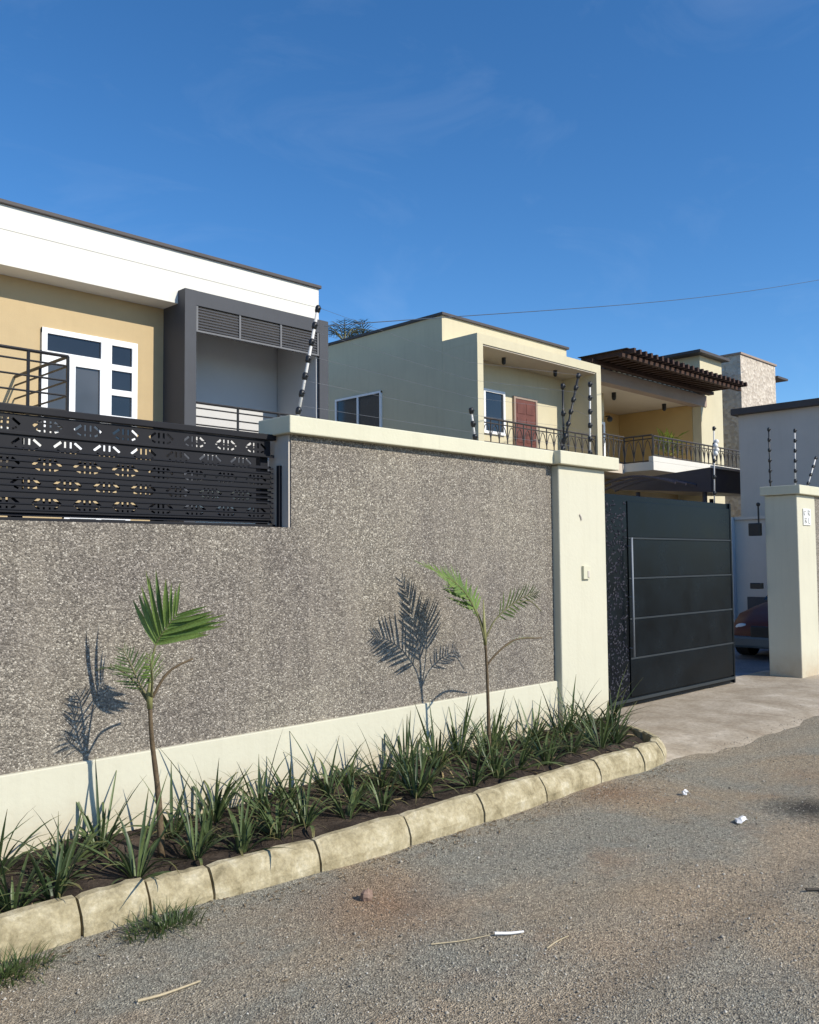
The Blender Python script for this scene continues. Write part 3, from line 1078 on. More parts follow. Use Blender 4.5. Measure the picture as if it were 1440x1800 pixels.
# front door set: transom, glazed leaf, side lights
window(h1, 'door_glazing', 'x', 5.83, 6.90, 4.90, 5.35, 14.0, fw=.085)
window(h1, 'balcony_door', 'x', 5.83, 6.90, 3.45, 4.90, 14.0, cols=(6.33,), fw=.10, glass='glass_grey')
window(h1, 'side_light', 'x', 6.902, 7.47, 3.45, 5.35, 14.0, rows=(4.02, 4.46, 4.88), fw=.10, glass='glass')
window(h1, 'ground_floor_window', 'x', 6.22, 7.36, 1.1, 2.42, 14.0, cols=(6.80,), fw=.09)
box('balcony_slab', 'house_white', h1, 2.0, 5.46, 12.08, 13.998, 3.15, 3.42, .01)
bar_railing(h1, (2.0, 12.12), (5.43, 12.12), 3.45, 4.50, 5, (.2, .5, .84, 1.0), r=.021)
bar_railing(h1, (5.43, 12.12), (5.43, 13.98), 3.45, 4.498, 5, (0.5,), r=.021)

# ------------------------------------------------------------------ second house: pale cream with a recessed porch balcony
h2 = thing('cream_house', (17.7, 14.0, 0), 'pale cream two storey house with boxed balcony and brown door', 'house')
X0 = 15.2
b2 = MB().box(X0, 20.2, 14.0, 21.0, 0, 7.33)
b2.build('wall', 'house_cream', h2)
box('roof_coping', 'roof_dark', h2, X0 - .05, 20.26, 13.94, 21.1, 7.332, 7.40, .01)
pb = MB().box(X0 + .003, X0 + .20, 12.93, 13.998, 0, 6.50)
pb.box(20.0, 20.21, 12.93, 13.998, 0, 6.50)
pb.box(X0 + .003, 20.21, 12.932, 13.998, 6.502, 6.72)
pb.box(X0 + .201, 19.999, 12.94, 13.998, 3.45, 3.70)
pb.box(X0 + .201, 19.999, 12.941, 13.06, 3.702, 4.25)
pb.build('porch_box', 'house_cream', h2)
box('porch_ceiling', 'soffit', h2, X0 + .202, 19.998, 12.96, 13.996, 6.47, 6.499)
window(h2, 'porch_window', 'x', 16.62, 17.45, 4.7, 5.80, 14.0, fw=.07)
dr = box('door', 'door_wood', h2, 17.86, 18.70, 13.955, 13.998, 3.7, 5.70, .005)
dfm = MB().box(17.80, 17.86, 13.94, 13.998, 3.7, 5.76).box(18.70, 18.77, 13.94, 13.998, 3.7, 5.76).box(17.861, 18.699, 13.942, 13.998, 5.70, 5.758)
dfm.build('door_frame', 'brown_beam', dr)
for zi in range(5):
    for xi in range(2):
        box('door_inset', 'door_wood', dr, 17.93 + xi * .38, 18.25 + xi * .38, 13.945, 13.954, 3.85 + zi * .37, 4.12 + zi * .37, .004)
MB().tube([(18.64, 13.953, 4.7), (18.64, 13.91, 4.7), (18.56, 13.91, 4.7)], .012, 6).build('handle', 'steel', dr)
window(h2, 'side_window', 'y', 16.05, 17.80, 4.6, 5.84, X0, cols=(16.92,), fw=.05, out=-1)
for x in (16.75, 18.85):
    m = MB().tube([(x, 13.42, 6.47), (x, 13.42, 6.36)], .05, 10)
    m.ball((x, 13.42, 6.35), .05, 8, 5)
    m.build('ceiling_spotlight', 'black_plastic', h2)


def scroll_railing(parent, p0, p1, z0, z1, step=.17, mat='iron', r=.012):
    """wrought iron railing: rails, uprights and arched scrolls between them"""
    p0, p1 = Vector((p0[0], p0[1], 0)), Vector((p1[0], p1[1], 0))
    d = p1 - p0
    n = max(2, int(d.length / step))
    m = MB()
    m.tube([(p0.x, p0.y, z1), (p1.x, p1.y, z1)], r * 1.6, 5)
    rail = m.build('balcony_railing', mat, parent)
    for z in (z1 - .10, z0 + .04):
        MB().tube([(p0.x, p0.y, z), (p1.x, p1.y, z)], r, 5).build('rail_bar', mat, rail)
    for i in range(n + 1):
        q = p0 + d * (i / n)
        MB().tube([(q.x, q.y, z0), (q.x, q.y, z1)], r, 5).build('baluster', mat, rail)
    for i in range(n):
        a, b = p0 + d * (i / n), p0 + d * ((i + 1) / n)
        pts = []
        for k in range(7):
            t = k / 6
            q = a.lerp(b, t)
            pts.append((q.x, q.y, z1 - .13 - (z1 - z0 - .2) * (1 - math.sin(math.pi * t)) ** 1.0 * .9))
        MB().tube(pts, r * .8, 4).build('scroll', mat, rail)
    return rail


scroll_railing(h2, (X0 + .21, 13.0), (19.99, 13.0), 4.252, 4.83, step=.30, r=.016)

# ------------------------------------------------------------------ third house: balcony under a timber pergola, stone tower
h3 = thing('pergola_house', (25.0, 14.0, 0), 'cream house with dark timber pergola over its balcony and stone clad tower', 'house')
b3 = MB().box(27.9, 29.48, 14.0, 22.0, 0, 8.40)          # lit column block
b3.box(21.2, 27.899, 17.2, 22.0, 0, 7.3)                 # back of the recess
b3.box(21.2, 23.9, 15.2, 17.199, 0, 7.05)
b3.build('wall', 'house_cream', h3)
box('ground_floor_wall', 'house_tan', h3, 21.2, 27.898, 14.9, 15.19, 0, 4.05)
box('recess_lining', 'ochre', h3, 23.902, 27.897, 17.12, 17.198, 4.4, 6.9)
box('front_beam', 'brown_beam', h3, 21.0, 28.25, 13.96, 14.3, 6.68, 7.06, .01)
box('balcony_ceiling', 'soffit', h3, 21.2, 27.898, 14.301, 17.118, 6.76, 6.85)
box('flat_roof', 'roof_dark', h3, 21.0, 27.897, 14.305, 22.0, 7.062, 7.2)
box('roof_coping', 'roof_dark', h3, 27.45, 29.62, 13.75, 22.1, 8.402, 8.50, .01)
box('balcony_slab', 'house_white', h3, 22.25, 27.9, 12.60, 15.19, 4.06, 4.30, .01)
box('side_balcony_slab', 'soffit', h3, 21.0, 22.249, 13.52, 15.19, 4.02, 4.298, .01)
box('balcony_upstand', 'house_white', h3, 22.25, 27.9, 12.605, 12.75, 4.302, 4.45, .01)
window(h3, 'balcony_window', 'x', 23.0, 23.86, 4.35, 5.85, 15.2, fw=.08)
scroll_railing(h3, (22.4, 12.68), (27.85, 12.68), 4.452, 5.03, step=.26, r=.017)
scroll_railing(h3, (21.0, 13.6), (22.38, 13.6), 4.30, 5.08, step=.26, r=.017)
scroll_railing(h3, (22.38, 13.58), (22.38, 12.70), 4.30, 5.06, step=.26, r=.017)
for x, y in ((24.0, 14.9), (27.0, 14.85)):
    m = MB().tube([(x, y, 6.77), (x, y, 6.60)], .07, 10)
    m.ball((x, y, 6.59), .07, 8, 5)
    m.build('ceiling_spotlight', 'black_plastic', h3)
MB().ball((23.98, 15.05, 5.95), .09, 8, 6).tube([(23.98, 15.2, 6.05), (23.98, 15.05, 6.05)], .02, 6).build('wall_lantern', 'black_plastic', h3)
pg = MB().box(21.0, 28.25, 13.70, 13.90, 7.062, 7.16).box(21.0, 28.25, 12.75, 12.87, 7.062, 7.16).build('pergola', 'wood_dark', h3)
for i in range(24):
    x = 21.2 + i * .298
    box('pergola_slat', 'wood_dark', pg, x, x + .09, 12.50, 14.2, 7.161, 7.29)
box('pergola_sheet', 'roof_dark', h3, 21.1, 28.3, 12.66, 14.25, 7.291, 7.305)
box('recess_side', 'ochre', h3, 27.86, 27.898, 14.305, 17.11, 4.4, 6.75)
box('tower', 'stone_clad', h3, 31.0, 34.0, 14.0, 17.0, 0, 8.93)
box('tower_coping', 'brown_beam', h3, 30.95, 34.05, 13.95, 17.05, 8.932, 9.0)
box('tower_fin', 'roof_dark', h3, 34.0, 34.95, 13.9, 15.0, 8.48, 8.56)

pot = thing('potted_shrub', (24.2, 13.2, 4.30), 'yellow-green potted shrub on the pergola balcony', 'plant')
MB().tube([(24.2, 13.2, 4.30), (24.2, 13.2, 4.62)], [.14, .19], 12).build('pot', 'brown_beam', pot)
lm = MB()
lm.v = [(0, 0, 0), (.15, .035, .02), (.34, 0, -.03), (.15, -.035, .02)]
lm.f = [[0, 1, 2], [0, 2, 3]]
pleaf = lm.mesh('leaf', M['balcony_leaf'])
for i in range(70):
    a, e = random.uniform(0, 6.28), random.uniform(-.1, 1.3)
    rr = random.uniform(0, .32)
    mt = Matrix.Translation((rr * math.cos(a), rr * math.sin(a), .35 + random.uniform(0, .55))) @ Matrix.Rotation(a, 4, 'Z') @ Matrix.Rotation(-e, 4, 'Y') @ Matrix.Scale(random.uniform(.7, 1.3), 4)
    inst('leaf', pleaf, pot, mt)

# ------------------------------------------------------------------ carport canopy, low wall and grey house on the right
cp = thing('carport', (21.5, 11.0, 0), 'dark carport canopy showing above the sliding gate', 'carport')
m = MB()
m.v = [(20, 9.83, 3.17), (20, 9.83, 3.76), (20, 12.55, 3.58), (20, 12.55, 3.40), (24.5, 9.83, 3.25), (24.5, 9.83, 3.88), (24.5, 12.55, 3.66), (24.5, 12.55, 3.44)]
m.f = [[0, 1, 2, 3], [7, 6, 5, 4], [0, 4, 5, 1], [1, 5, 6, 2], [2, 6, 7, 3], [3, 7, 4, 0]]
m.build('canopy_box', 'canopy', cp)
MB().box(19.97, 24.52, 9.79, 9.826, 3.74, 3.80).build('edge_trim', 'house_grey', cp)
for x, y in ((20.2, 10.1), (24.2, 10.1), (20.2, 11.9), (24.2, 11.9)):
    MB().tube([(x, y, .03), (x, y, 3.3)], .06, 8).build('column', 'canopy', cp)
for k in range(3):
    pts = [(19.6 - k * .5, 12.2 - t * 2.2, 3.32 + .22 * math.sin(math.pi * t)) for t in np.linspace(0, 1, 9)]
    MB().tube(pts, .035, 6).build('arched_rib', 'canopy', cp)

lw = thing('low_wall', (20.0, 8.0, 0), 'pale grey low wall inside the yard below the grey house', 'wall')
box('wall_face', 'house_grey', lw, 19.4, 19.6, 4.95, 9.0, 0, 2.46)
box('coping', 'house_grey', lw, 19.34, 19.66, 4.95, 8.98, 2.461, 2.53)
box('dark_skirting', 'frame_grey', lw, 19.37, 19.399, 4.95, 8.75, 0, .75)
box('end_pier', 'inner_white', lw, 19.25, 19.65, 9.001, 9.4, 0, 2.52)

gh = thing('grey_house', (22.0, 7.0, 0), 'grey rendered house with dark roof edge at the right', 'house')
box('wall', 'house_grey', gh, 20.0, 30.0, 4.95, 9.12, 0, 4.90)
box('roof_edge', 'roof_dark', gh, 19.85, 30.1, 4.9, 9.24, 4.902, 5.05, .01)

# ------------------------------------------------------------------ parked car behind the right pier, nose towards the gate
car = thing('parked_car', (15.6, 5.72, .03), 'maroon car parked nose-on behind the right gate pier', 'car')
cx0, cyc, cw = 13.55, 5.74, .82
sec = [(0.0, .30, .56, .72), (.12, .24, .64, .90), (.45, .22, .80, .97), (1.05, .20, .90, 1.0), (1.25, .20, .93, 1.0), (3.3, .20, .92, 1.0), (3.75, .24, .86, .95), (3.9, .32, .7, .85)]
m = MB()
rows = []
for s, zb, zt, k in sec:
    r_ = []
    for u, v in ((-1, 0), (-1.0, .55), (-.90, .86), (-.55, 1.0), (0, 1.04), (.55, 1.0), (.90, .86), (1.0, .55), (1, 0)):
        r_.append(len(m.v))
        m.v.append((cx0 + s, cyc + u * cw * k, zb + (zt - zb) * v))
    rows.append(r_)
for i in range(len(rows) - 1):
    for j in range(8):
        m.f.append([rows[i][j], rows[i][j + 1], rows[i + 1][j + 1], rows[i + 1][j]])
    m.f.append([rows[i][8], rows[i][0], rows[i + 1][0], rows[i + 1][8]])
m.f.append(rows[0][::-1])
m.f.append(rows[-1])
body = m.build('body', 'car_red', car, smooth=True)
m = MB()
rows = []
for s, k in ((1.45, .92), (2.15, .78), (3.0, .76), (3.6, .88)):
    top = .90 if s in (1.45, 3.6) else 1.36
    rows.append([len(m.v), len(m.v) + 1])
    m.v += [(cx0 + s, cyc - cw * k, top), (cx0 + s, cyc + cw * k, top)]
b_ = len(m.v)
m.v += [(cx0 + 1.45, cyc - cw * .9, .86), (cx0 + 1.45, cyc + cw * .9, .86), (cx0 + 3.6, cyc - cw * .9, .86), (cx0 + 3.6, cyc + cw * .9, .86)]
m.f = [[0, 1, 3, 2], [4, 5, 7, 6], [2, 3, 5, 4], [0, 2, 4, 6], [7, 5, 3, 1]]
m.build('cabin', 'glass', car)
box('roof', 'car_red', car, cx0 + 2.16, cx0 + 2.99, cyc - cw * .76, cyc + cw * .76, 1.361, 1.40, .015)
for s in (.75, 3.15):
    for u in (-1, 1):
        y = cyc + u * (cw - .09)
        wv = MB().prism(cyl_pts((cx0 + s, .33), .30, 'y', 20), 'y', y - .1, y + .1).build('wheel', 'tyre', car)
        yy = y + u * .102
        MB().prism(cyl_pts((cx0 + s, .33), .19, 'y', 16), 'y', min(yy, yy + u * .01), max(yy, yy + u * .01)).build('rim', 'steel', wv)
for u in (-1, 1):
    MB().ball((cx0 + .06, cyc + u * .50, .535), .10, 10, 6, (.5, 1.1, .55)).build('headlight', 'white_plastic', car, smooth=True)
box('grille', 'grille', car, cx0 - .03, cx0 + .05, cyc - .34, cyc + .34, .33, .56, .02)
box('bumper', 'bumper_blue', car, cx0 - .05, cx0 + .25, cyc - .70, cyc + .70, .22, .40, .04)

# ------------------------------------------------------------------ strap-leaved plants in the bed
def strap_mesh(k, L, wd, droop, mat='strap'):
    m, n = MB(), 7
    for i in range(n + 1):
        t = i / n
        ang = .08 + droop * t ** 1.7
        # integrate the curve: start upright along +X local (X is the leaf's length)
        if i == 0:
            x, z = 0.0, 0.0
        else:
            x += L / n * math.cos(ang)
            z -= L / n * math.sin(ang)
        w_ = wd * (0.55 + 1.1 * t) if t < .35 else wd * (0.935 + .065) * (1 - ((t - .35) / .65) ** 1.8)
        w_ = max(w_, .0008)
        m.v += [(x, -w_, z + w_ * .55), (x, 0, z), (x, w_, z + w_ * .55)]
    for i in range(n):
        a = i * 3
        m.f += [[a, a + 1, a + 4, a + 3], [a + 1, a + 2, a + 5, a + 4]]
    return m.mesh('strap_leaf', M[mat], smooth=True)


straps = [strap_mesh(k, L, wd, dr_) for k, (L, wd, dr_) in enumerate([(.52, .0080, .35), (.46, .0085, .75), (.42, .009, 1.3), (.36, .008, 1.7), (.56, .0078, .2), (.32, .0085, .9)])]
dry = [strap_mesh(9, .34, .007, 1.2, 'strap_dry'), strap_mesh(9, .28, .006, 1.6, 'strap_dry')]
front = [(1.57, 4.02), (1.79, 4.03), (2.18, 4.03), (2.49, 4.04), (2.74, 3.98), (2.99, 4.02), (3.26, 4.09), (3.52, 4.04), (3.77, 4.02), (4.10, 4.06), (4.32, 4.16), (4.59, 3.98), (4.86, 4.02), (5.12, 4.05), (5.48, 4.02), (5.85, 4.06), (6.14, 4.00), (6.42, 4.05), (6.68, 4.20)]
back = [(1.45, 4.38), (1.70, 4.45), (1.98, 4.38), (2.22, 4.46), (2.58, 4.40), (2.86, 4.46), (3.12, 4.36), (3.38, 4.46), (3.64, 4.38), (3.90, 4.48), (4.14, 4.38), (4.42, 4.46), (4.68, 4.40), (4.98, 4.46), (5.20, 4.38), (5.44, 4.48), (5.68, 4.36), (5.92, 4.46), (6.14, 4.36), (6.36, 4.44), (6.62, 4.40), (6.84, 4.36)]
ordw = ['first', 'second', 'third', 'fourth', 'fifth', 'sixth', 'seventh', 'eighth', 'ninth', 'tenth', 'eleventh', 'twelfth', 'thirteenth', 'fourteenth', 'fifteenth', 'sixteenth', 'seventeenth', 'eighteenth', 'nineteenth', 'twentieth', 'twenty-first', 'twenty-second']


def strap_plant(x, y, big, label):
    z = float(soil_z(np.array(x), np.array(y))) - .015
    o = thing('strap_leaf_plant', (x, y, z), label, 'plant', 'strap-leaved plants in the bed')
    nl = random.randint(24, 34)
    for i in range(nl):
        a = random.uniform(0, 6.28)
        e = math.radians(random.choice([random.uniform(62, 88), random.uniform(62, 86), random.uniform(42, 75), random.uniform(25, 55)]))
        me = random.choice(straps) if random.random() > .05 else random.choice(dry)
        if me in dry:
            e = math.radians(random.uniform(5, 35))
        s = big * random.uniform(.62, 1.02)
        mt = Matrix.Translation((.022 * math.cos(a), .022 * math.sin(a), 0)) @ Matrix.Rotation(a, 4, 'Z') @ Matrix.Rotation(-e, 4, 'Y') @ Matrix.Rotation(random.uniform(-.5, .5), 4, 'X') @ Matrix.Diagonal((s, random.uniform(.8, 1.25), s, 1))
        inst('leaf', me, o, mt)


for i, (x, y) in enumerate(front):
    strap_plant(x + random.uniform(-.03, .03), y, random.choice([.74, .88, 1.0]), f'dark green strap-leaved plant, {ordw[i]} from the left along the kerb')
for i, (x, y) in enumerate(back):
    strap_plant(x + random.uniform(-.03, .03), y, random.choice([.75, .92, 1.08]), f'dark green strap-leaved plant, {ordw[i]} from the left along the cream plinth')

middle = [(1.38, 4.2), (1.68, 4.24), (1.9, 4.22), (2.14, 4.24), (2.66, 4.2), (2.9, 4.24), (3.16, 4.22), (3.46, 4.25), (3.72, 4.2), (3.98, 4.24), (4.24, 4.3), (4.72, 4.2), (5.1, 4.26), (5.4, 4.22), (5.64, 4.2), (5.98, 4.24), (6.28, 4.22), (6.5, 4.28)]
for i, (x, y) in enumerate(middle[::2]):
    strap_plant(x + random.uniform(-.04, .04), y, random.choice([.55, .68, .8]), f'smaller dark green strap-leaved plant, {ordw[i]} from the left in the middle of the bed')

# ------------------------------------------------------------------ young palms
def leaflet_mesh(mat, wd=.055):
    m, n = MB(), 6
    for i in range(n + 1):
        t = i / n
        w_ = wd * max(.06, math.sin(math.pi * min(1, .10 + t * .95)) ** .7)
        dz = -.10 * t * t
        m.v += [(t, -w_, dz + w_ * .5), (t, 0, dz), (t, w_, dz + w_ * .5)]
    for i in range(n):
        a = i * 3
        m.f += [[a, a + 1, a + 4, a + 3], [a + 1, a + 2, a + 5, a + 4]]
    return m.mesh('leaflet', M[mat], smooth=True)


LB, LD, LF = leaflet_mesh('palm_bright'), leaflet_mesh('palm_dull'), leaflet_mesh('palm_far', .045)


def catmull(pts, n):
    P = [Vector(p) for p in pts]
    P = [P[0] * 2 - P[1]] + P + [P[-1] * 2 - P[-2]]
    out = []
    for i in range(n + 1):
        t = i / n * (len(P) - 3)
        k = min(int(t), len(P) - 4)
        u = t - k
        a, b, c, d = P[k:k + 4]
        out.append(.5 * ((2 * b) + (c - a) * u + (2 * a - 5 * b + 4 * c - d) * u * u + (3 * b - a - 3 * c + d) * u ** 3))
    return out


def frond(palm, pts, n_pairs, length, side, t0=.35, sweep=50, me=None, r=.007, tipk=.55, droop=0.0, prof=None, one=None):
    me = me or LB
    C = catmull(pts, 40)
    base = root_loc(palm)
    fo = MB().tube(C[::2], [r * (1 - .75 * i / 20) for i in range(21)], 6).build('frond', 'stalk', palm, smooth=True)
    side = Vector(side).normalized()
    for i in range(n_pairs):
        t = t0 + (1 - t0) * (i + .5) / n_pairs
        k = min(39, int(t * 40))
        p = C[k]
        tan = (C[k + 1] - C[max(0, k - 1)]).normalized()
        s = (side - tan * side.dot(tan)).normalized()
        nrm = tan.cross(s)
        tt = (t - t0) / (1 - t0)
        L = length * ((.55 + .45 * math.sin(math.pi * min(1, tt * 1.1 + .1))) * (1 - (1 - tipk) * tt)) * random.uniform(.9, 1.08)
        for sg in (-1, 1):
            if one and sg != one:
                continue
            an = math.radians(sweep - 22 * tt + random.uniform(-5, 5))
            d = (tan * math.cos(an) + s * sg * math.sin(an) + nrm * random.uniform(-.10, .22) + Vector((0, 0, -droop))).normalized()
            y = (nrm.cross(d)).normalized()
            z = d.cross(y)
            mt = Matrix((d * L, y * min(L * .95, .27) * random.uniform(.75, 1.05), z * L)).transposed().to_4x4()
            mt.translation = p - base
            inst('leaflet', me, fo, mt)
    return fo


def trunk(palm, pts, r):
    C = catmull(pts, 14)
    rs = [r[1] + (r[0] - r[1]) * (1 - i / 14) ** 2 + (.0009 if i % 2 else 0) for i in range(15)]
    return MB().tube(C, rs, 10).build('trunk', 'trunk', palm, smooth=True)


p1 = thing('young_palm', (2.405, 4.2, .12), 'young palm with one broad fan-like green frond, left of the two palms', 'palm', 'young palms in the bed')
trunk(p1, [(2.405, 4.2, .08), (2.385, 4.2, .40), (2.345, 4.2, .70), (2.332, 4.2, .88)], (.020, .0105))
MB().tube([(2.332, 4.2, .86), (2.33, 4.2, .94), (2.335, 4.19, 1.02)], [.0145, .017, .009], 8).build('crownshaft', 'crownshaft', p1, smooth=True)
frond(p1, [(2.333, 4.2, .92), (2.362, 4.22, 1.14), (2.395, 4.19, 1.24), (2.452, 4.13, 1.345)], 11, .34, (-.55, .52, .50), t0=.44, sweep=54, tipk=.9)
frond(p1, [(2.33, 4.2, .90), (2.285, 4.22, .99), (2.25, 4.25, 1.09), (2.225, 4.29, 1.17)], 12, .15, (.6, -.3, .75), t0=.2, sweep=58, me=LD)
frond(p1, [(2.325, 4.2, .89), (2.29, 4.30, 1.00), (2.24, 4.40, 1.06), (2.19, 4.48, 1.05)], 8, .13, (.8, .5, .1), t0=.35, sweep=60, me=LD)
frond(p1, [(2.335, 4.19, .92), (2.30, 4.12, 1.02), (2.27, 4.08, 1.09), (2.25, 4.06, 1.15)], 10, .13, (.8, .2, .5), t0=.25, sweep=60, me=LB)
MB().tube(catmull([(2.335, 4.2, .90), (2.405, 4.18, 1.02), (2.47, 4.16, 1.07), (2.545, 4.14, 1.10)], 12), [.0078 - .0002 * i for i in range(13)], 6).build('bare_stalk', 'trunk', p1, smooth=True)

p2 = thing('young_palm', (4.95, 4.15, .12), 'young palm with arching fronds on both sides, right of the two palms', 'palm', 'young palms in the bed')
trunk(p2, [(4.955, 4.15, .08), (4.95, 4.15, .45), (4.94, 4.15, .80), (4.925, 4.15, 1.02)], (.0165, .009))
MB().tube([(4.925, 4.15, 1.0), (4.915, 4.15, 1.1), (4.91, 4.15, 1.32)], [.0125, .014, .003], 8).build('crownshaft', 'crownshaft', p2, smooth=True)
frond(p2, [(4.92, 4.15, 1.02), (4.90, 4.18, 1.20), (4.84, 4.26, 1.36), (4.74, 4.38, 1.50), (4.63, 4.49, 1.58)], 20, .26, (.72, .60, .25), t0=.28, sweep=50, tipk=.6)
frond(p2, [(4.92, 4.15, 1.02), (4.86, 4.15, 1.18), (4.72, 4.13, 1.35), (4.57, 4.11, 1.45), (4.46, 4.09, 1.49)], 16, .25, (.72, .58, .30), t0=.28, sweep=52, tipk=.7)
frond(p2, [(4.93, 4.15, 1.05), (5.01, 4.13, 1.17), (5.15, 4.10, 1.27), (5.30, 4.06, 1.34), (5.38, 4.02, 1.35)], 13, .19, (-.5, -.2, .8), t0=.30, sweep=58, me=LD)
frond(p2, [(4.93, 4.15, 1.05), (4.95, 4.24, 1.22), (4.93, 4.36, 1.36), (4.88, 4.47, 1.42)], 11, .24, (.9, .1, .25), t0=.35, sweep=55, me=LB)
MB().tube(catmull([(4.945, 4.15, .86), (5.04, 4.13, .94), (5.20, 4.10, 1.02), (5.46, 4.05, 1.02)], 14), [.0078 - .0002 * i for i in range(15)], 6).build('bare_stalk', 'trunk', p2, smooth=True)
MB().tube(catmull([(5.22, 4.09, 1.285), (5.33, 4.06, 1.30), (5.43, 4.03, 1.22)], 8), .004, 5).build('bare_stalk', 'stalk', p2, smooth=True)
frond(p2, [(5.10, 4.12, .975), (5.25, 4.09, 1.03), (5.46, 4.05, 1.02)], 9, .045, (0, .5, .9), t0=.1, sweep=40, me=LD, r=.005)

# far palms seen over the cream house roof
for (x, y, z, n_, lab) in ((20.9, 24.0, 9.45, 9, 'dark far palm top left above the cream house roof'), (22.4, 24.6, 9.75, 11, 'taller dark far palm top above the cream house roof')):
    fp = thing('far_palm', (x, y, 0), lab, 'palm', 'far palms behind the cream house')
    MB().tube([(x, y, 0), (x + .1, y, z * .5), (x, y, z)], [.16, .13, .10], 8).build('trunk', 'trunk', fp)
    for k in range(n_):
        a = 2 * math.pi * k / n_ + random.uniform(-.2, .2)
        up = random.uniform(.3, .9)
        R_ = random.uniform(.9, 1.3)
        pts = [(x, y, z), (x + R_ * .4 * math.cos(a), y + R_ * .4 * math.sin(a), z + up * .7), (x + R_ * math.cos(a), y + R_ * math.sin(a), z + up * .75)]
        frond(fp, pts, 12, .55, (-math.sin(a), math.cos(a), .1), t0=.2, sweep=50, me=LF, r=.025, droop=.2)

# ------------------------------------------------------------------ overhead cable
o = MB().tube([(12.2 + 15.5 * t, 10.0, 5.97 + 4.02 * t - .12 * math.sin(math.pi * t)) for t in np.linspace(-.25, 1.3, 24)], .007, 5).build('overhead_cable', 'cable', base=(12.2, 10, 5.9))
tag(o, 'thin overhead cable crossing the sky on the right', 'cable')

# ------------------------------------------------------------------ grass tufts, litter and debris on the road
blade = MB()
for i in range(5):
    t = i / 4
    w_ = .0035 * (1 - t) + .0003
    blade.v += [(t * .11, -w_, .05 * t - .07 * t * t), (t * .11, w_, .05 * t - .07 * t * t)]
for i in range(4):
    blade.f.append([2 * i, 2 * i + 1, 2 * i + 3, 2 * i + 2])


def tuft(x, y, n, R_, label):
    z = float(road_z(x, y))
    o = thing('grass_tuft', (x, y, z), label, 'grass', 'grass tufts at the foot of the kerb')
    m = MB()
    for i in range(n):
        a, rr, e, s = random.uniform(0, 6.28), R_ * random.random(), random.uniform(.1, 1.2), random.uniform(.4, 1.1)
        mt = Matrix.Translation((x + rr * math.cos(a) * 1.3, y + rr * math.sin(a) * .7, z)) @ Matrix.Rotation(a + random.uniform(-1, 1), 4, 'Z') @ Matrix.Rotation(-e, 4, 'Y') @ Matrix.Scale(s, 4)
        b = len(m.v)
        m.v += [tuple(mt @ Vector(v)) for v in blade.v]
        m.f += [[b + q for q in f] for f in blade.f]
    m.build('blades', 'grass', o)['kind'] = 'stuff'


tuft(2.08, 3.60, 300, .15, 'green grass tuft against the kerb, right one of two')
tuft(1.42, 3.66, 300, .15, 'green grass tuft at the left edge below the kerb')


def lump(name, x, y, r, mat, label, cat, sq=(1, .8, .7)):
    m = MB().ball((0, 0, 0), r, 9, 6, sq)
    kk = {}
    m.v = [tuple(Vector(v) * kk.setdefault(tuple(round(q, 4) for q in v), random.uniform(.74, 1.14))) for v in m.v]
    z = float(road_z(x, y)) + r * sq[2] * .55
    o = MB()
    o.v = [(v[0] + x, v[1] + y, v[2] + z) for v in m.v]
    o.f = m.f
    return tag(o.build(name, mat, base=(x, y, z)), label, cat)


lump('rock', 2.93, 3.22, .036, 'rock', 'reddish brown rock lying on the road below the kerb', 'rock', (1, .8, .95))


def crumple(name, x, y, w_, label):
    """crumpled scrap of paper: folded sheet standing off the ground"""
    m, n = MB(), 6
    z = float(road_z(x, y))
    for i in range(n + 1):
        for j in range(4):
            u, v = i / n - .5, j / 3 - .5
            m.v.append((x + u * w_ + .01 * random.uniform(-1, 1), y + v * w_ * .5 + .008 * random.uniform(-1, 1), z + .008 + .04 * math.cos(u * 3.1) * (1 - abs(v)) * random.uniform(.6, 1.1)))
    for i in range(n):
        for j in range(3):
            a = i * 4 + j
            m.f.append([a, a + 4, a + 5, a + 1])
    o = m.build(name, 'paper', base=(x, y, z))
    sm = o.modifiers.new('thickness', 'SOLIDIFY')
    sm.thickness = .001
    return tag(o, label, 'litter')


crumple('paper_scrap', 5.365, 2.50, .10, 'crumpled white paper scrap lying on the road at the right')
crumple('paper_scrap', 5.748, 3.07, .07, 'small white paper scrap on the road nearer the driveway')


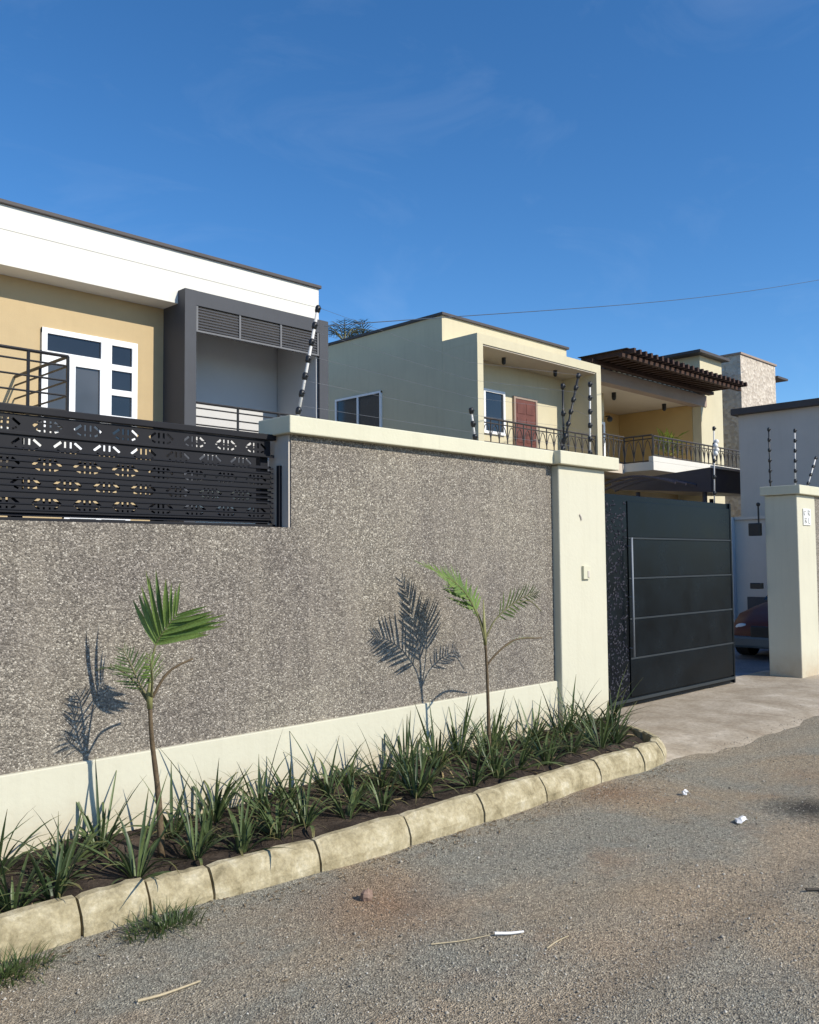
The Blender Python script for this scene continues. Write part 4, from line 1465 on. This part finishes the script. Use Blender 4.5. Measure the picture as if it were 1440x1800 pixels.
def twig(name, pts, r, mat, label):
    P = [(x, y, float(road_z(x, y)) + r * 1.2 + .004) for x, y in pts]
    C = catmull(P, 10)
    o = MB().tube(C, [r * (1.1 - .04 * i) for i in range(11)], 6).build(name, mat, base=P[0])
    tag(o, label, 'stick')


twig('stick', [(3.04, 2.53), (3.09, 2.49), (3.15, 2.46)], .0065, 'paper', 'short pale stick lying near the middle of the road')
twig('stick', [(2.78, 2.66), (2.90, 2.59), (3.02, 2.54)], .003, 'stick', 'long thin dry stalk beside the short pale stick')
twig('stick', [(3.10, 2.30), (3.18, 2.31), (3.27, 2.31)], .003, 'stick', 'thin bent dry twig right of the pale stick')
twig('stick', [(1.68, 3.10), (1.78, 3.08), (1.92, 3.06)], .0055, 'stick', 'broken brown stalk at the lower left of the road')
twig('stick', [(4.47, 1.77), (4.55, 1.71), (4.68, 1.64)], .007, 'stick_dark', 'dark stick at the right edge of the road')


# ------------------------------------------------------------------ leaf litter and crumbs of earth gathered along the kerb and in the bed
def build_litter():
    m = MB()
    for i in range(900):
        if i < 520:
            x = random.uniform(1.0, 6.6)
            y = 3.62 - abs(random.gauss(0, .10)) + (.12 if x < 2.6 else 0)
            z = float(road_z(x, y)) + .004
        elif i < 760:
            x, y = random.uniform(.9, 6.7), random.uniform(3.86, 4.58)
            z = float(soil_z(np.array(x), np.array(y))) + .003
        else:
            x, y = random.uniform(1.2, 7.0), random.uniform(1.2, 3.4)
            z = float(road_z(x, y)) + .004
        a, L, w_ = random.uniform(0, 6.28), random.uniform(.006, .024), random.uniform(.002, .006)
        c, q = math.cos(a), math.sin(a)
        b = len(m.v)
        for u, v, h in ((-L, 0, 0), (0, w_, .003), (L, 0, random.uniform(0, .008)), (0, -w_, .001)):
            m.v.append((x + u * c - v * q, y + u * q + v * c, z + h))
        m.f += [[b, b + 1, b + 2], [b, b + 2, b + 3]]
    o = m.build('leaf_litter', 'litter')
    tag(o, 'dry leaf bits and crumbs scattered along the kerb', 'litter', kind='stuff')


M['litter'] = mat_mottle('dry_leaf_litter', [(0.3, (0.07, 0.05, 0.03)), (0.5, (0.17, 0.12, 0.07)), (0.7, (0.36, 0.28, 0.17))], scale=9, bscale=80, bstr=0.2)
build_litter()
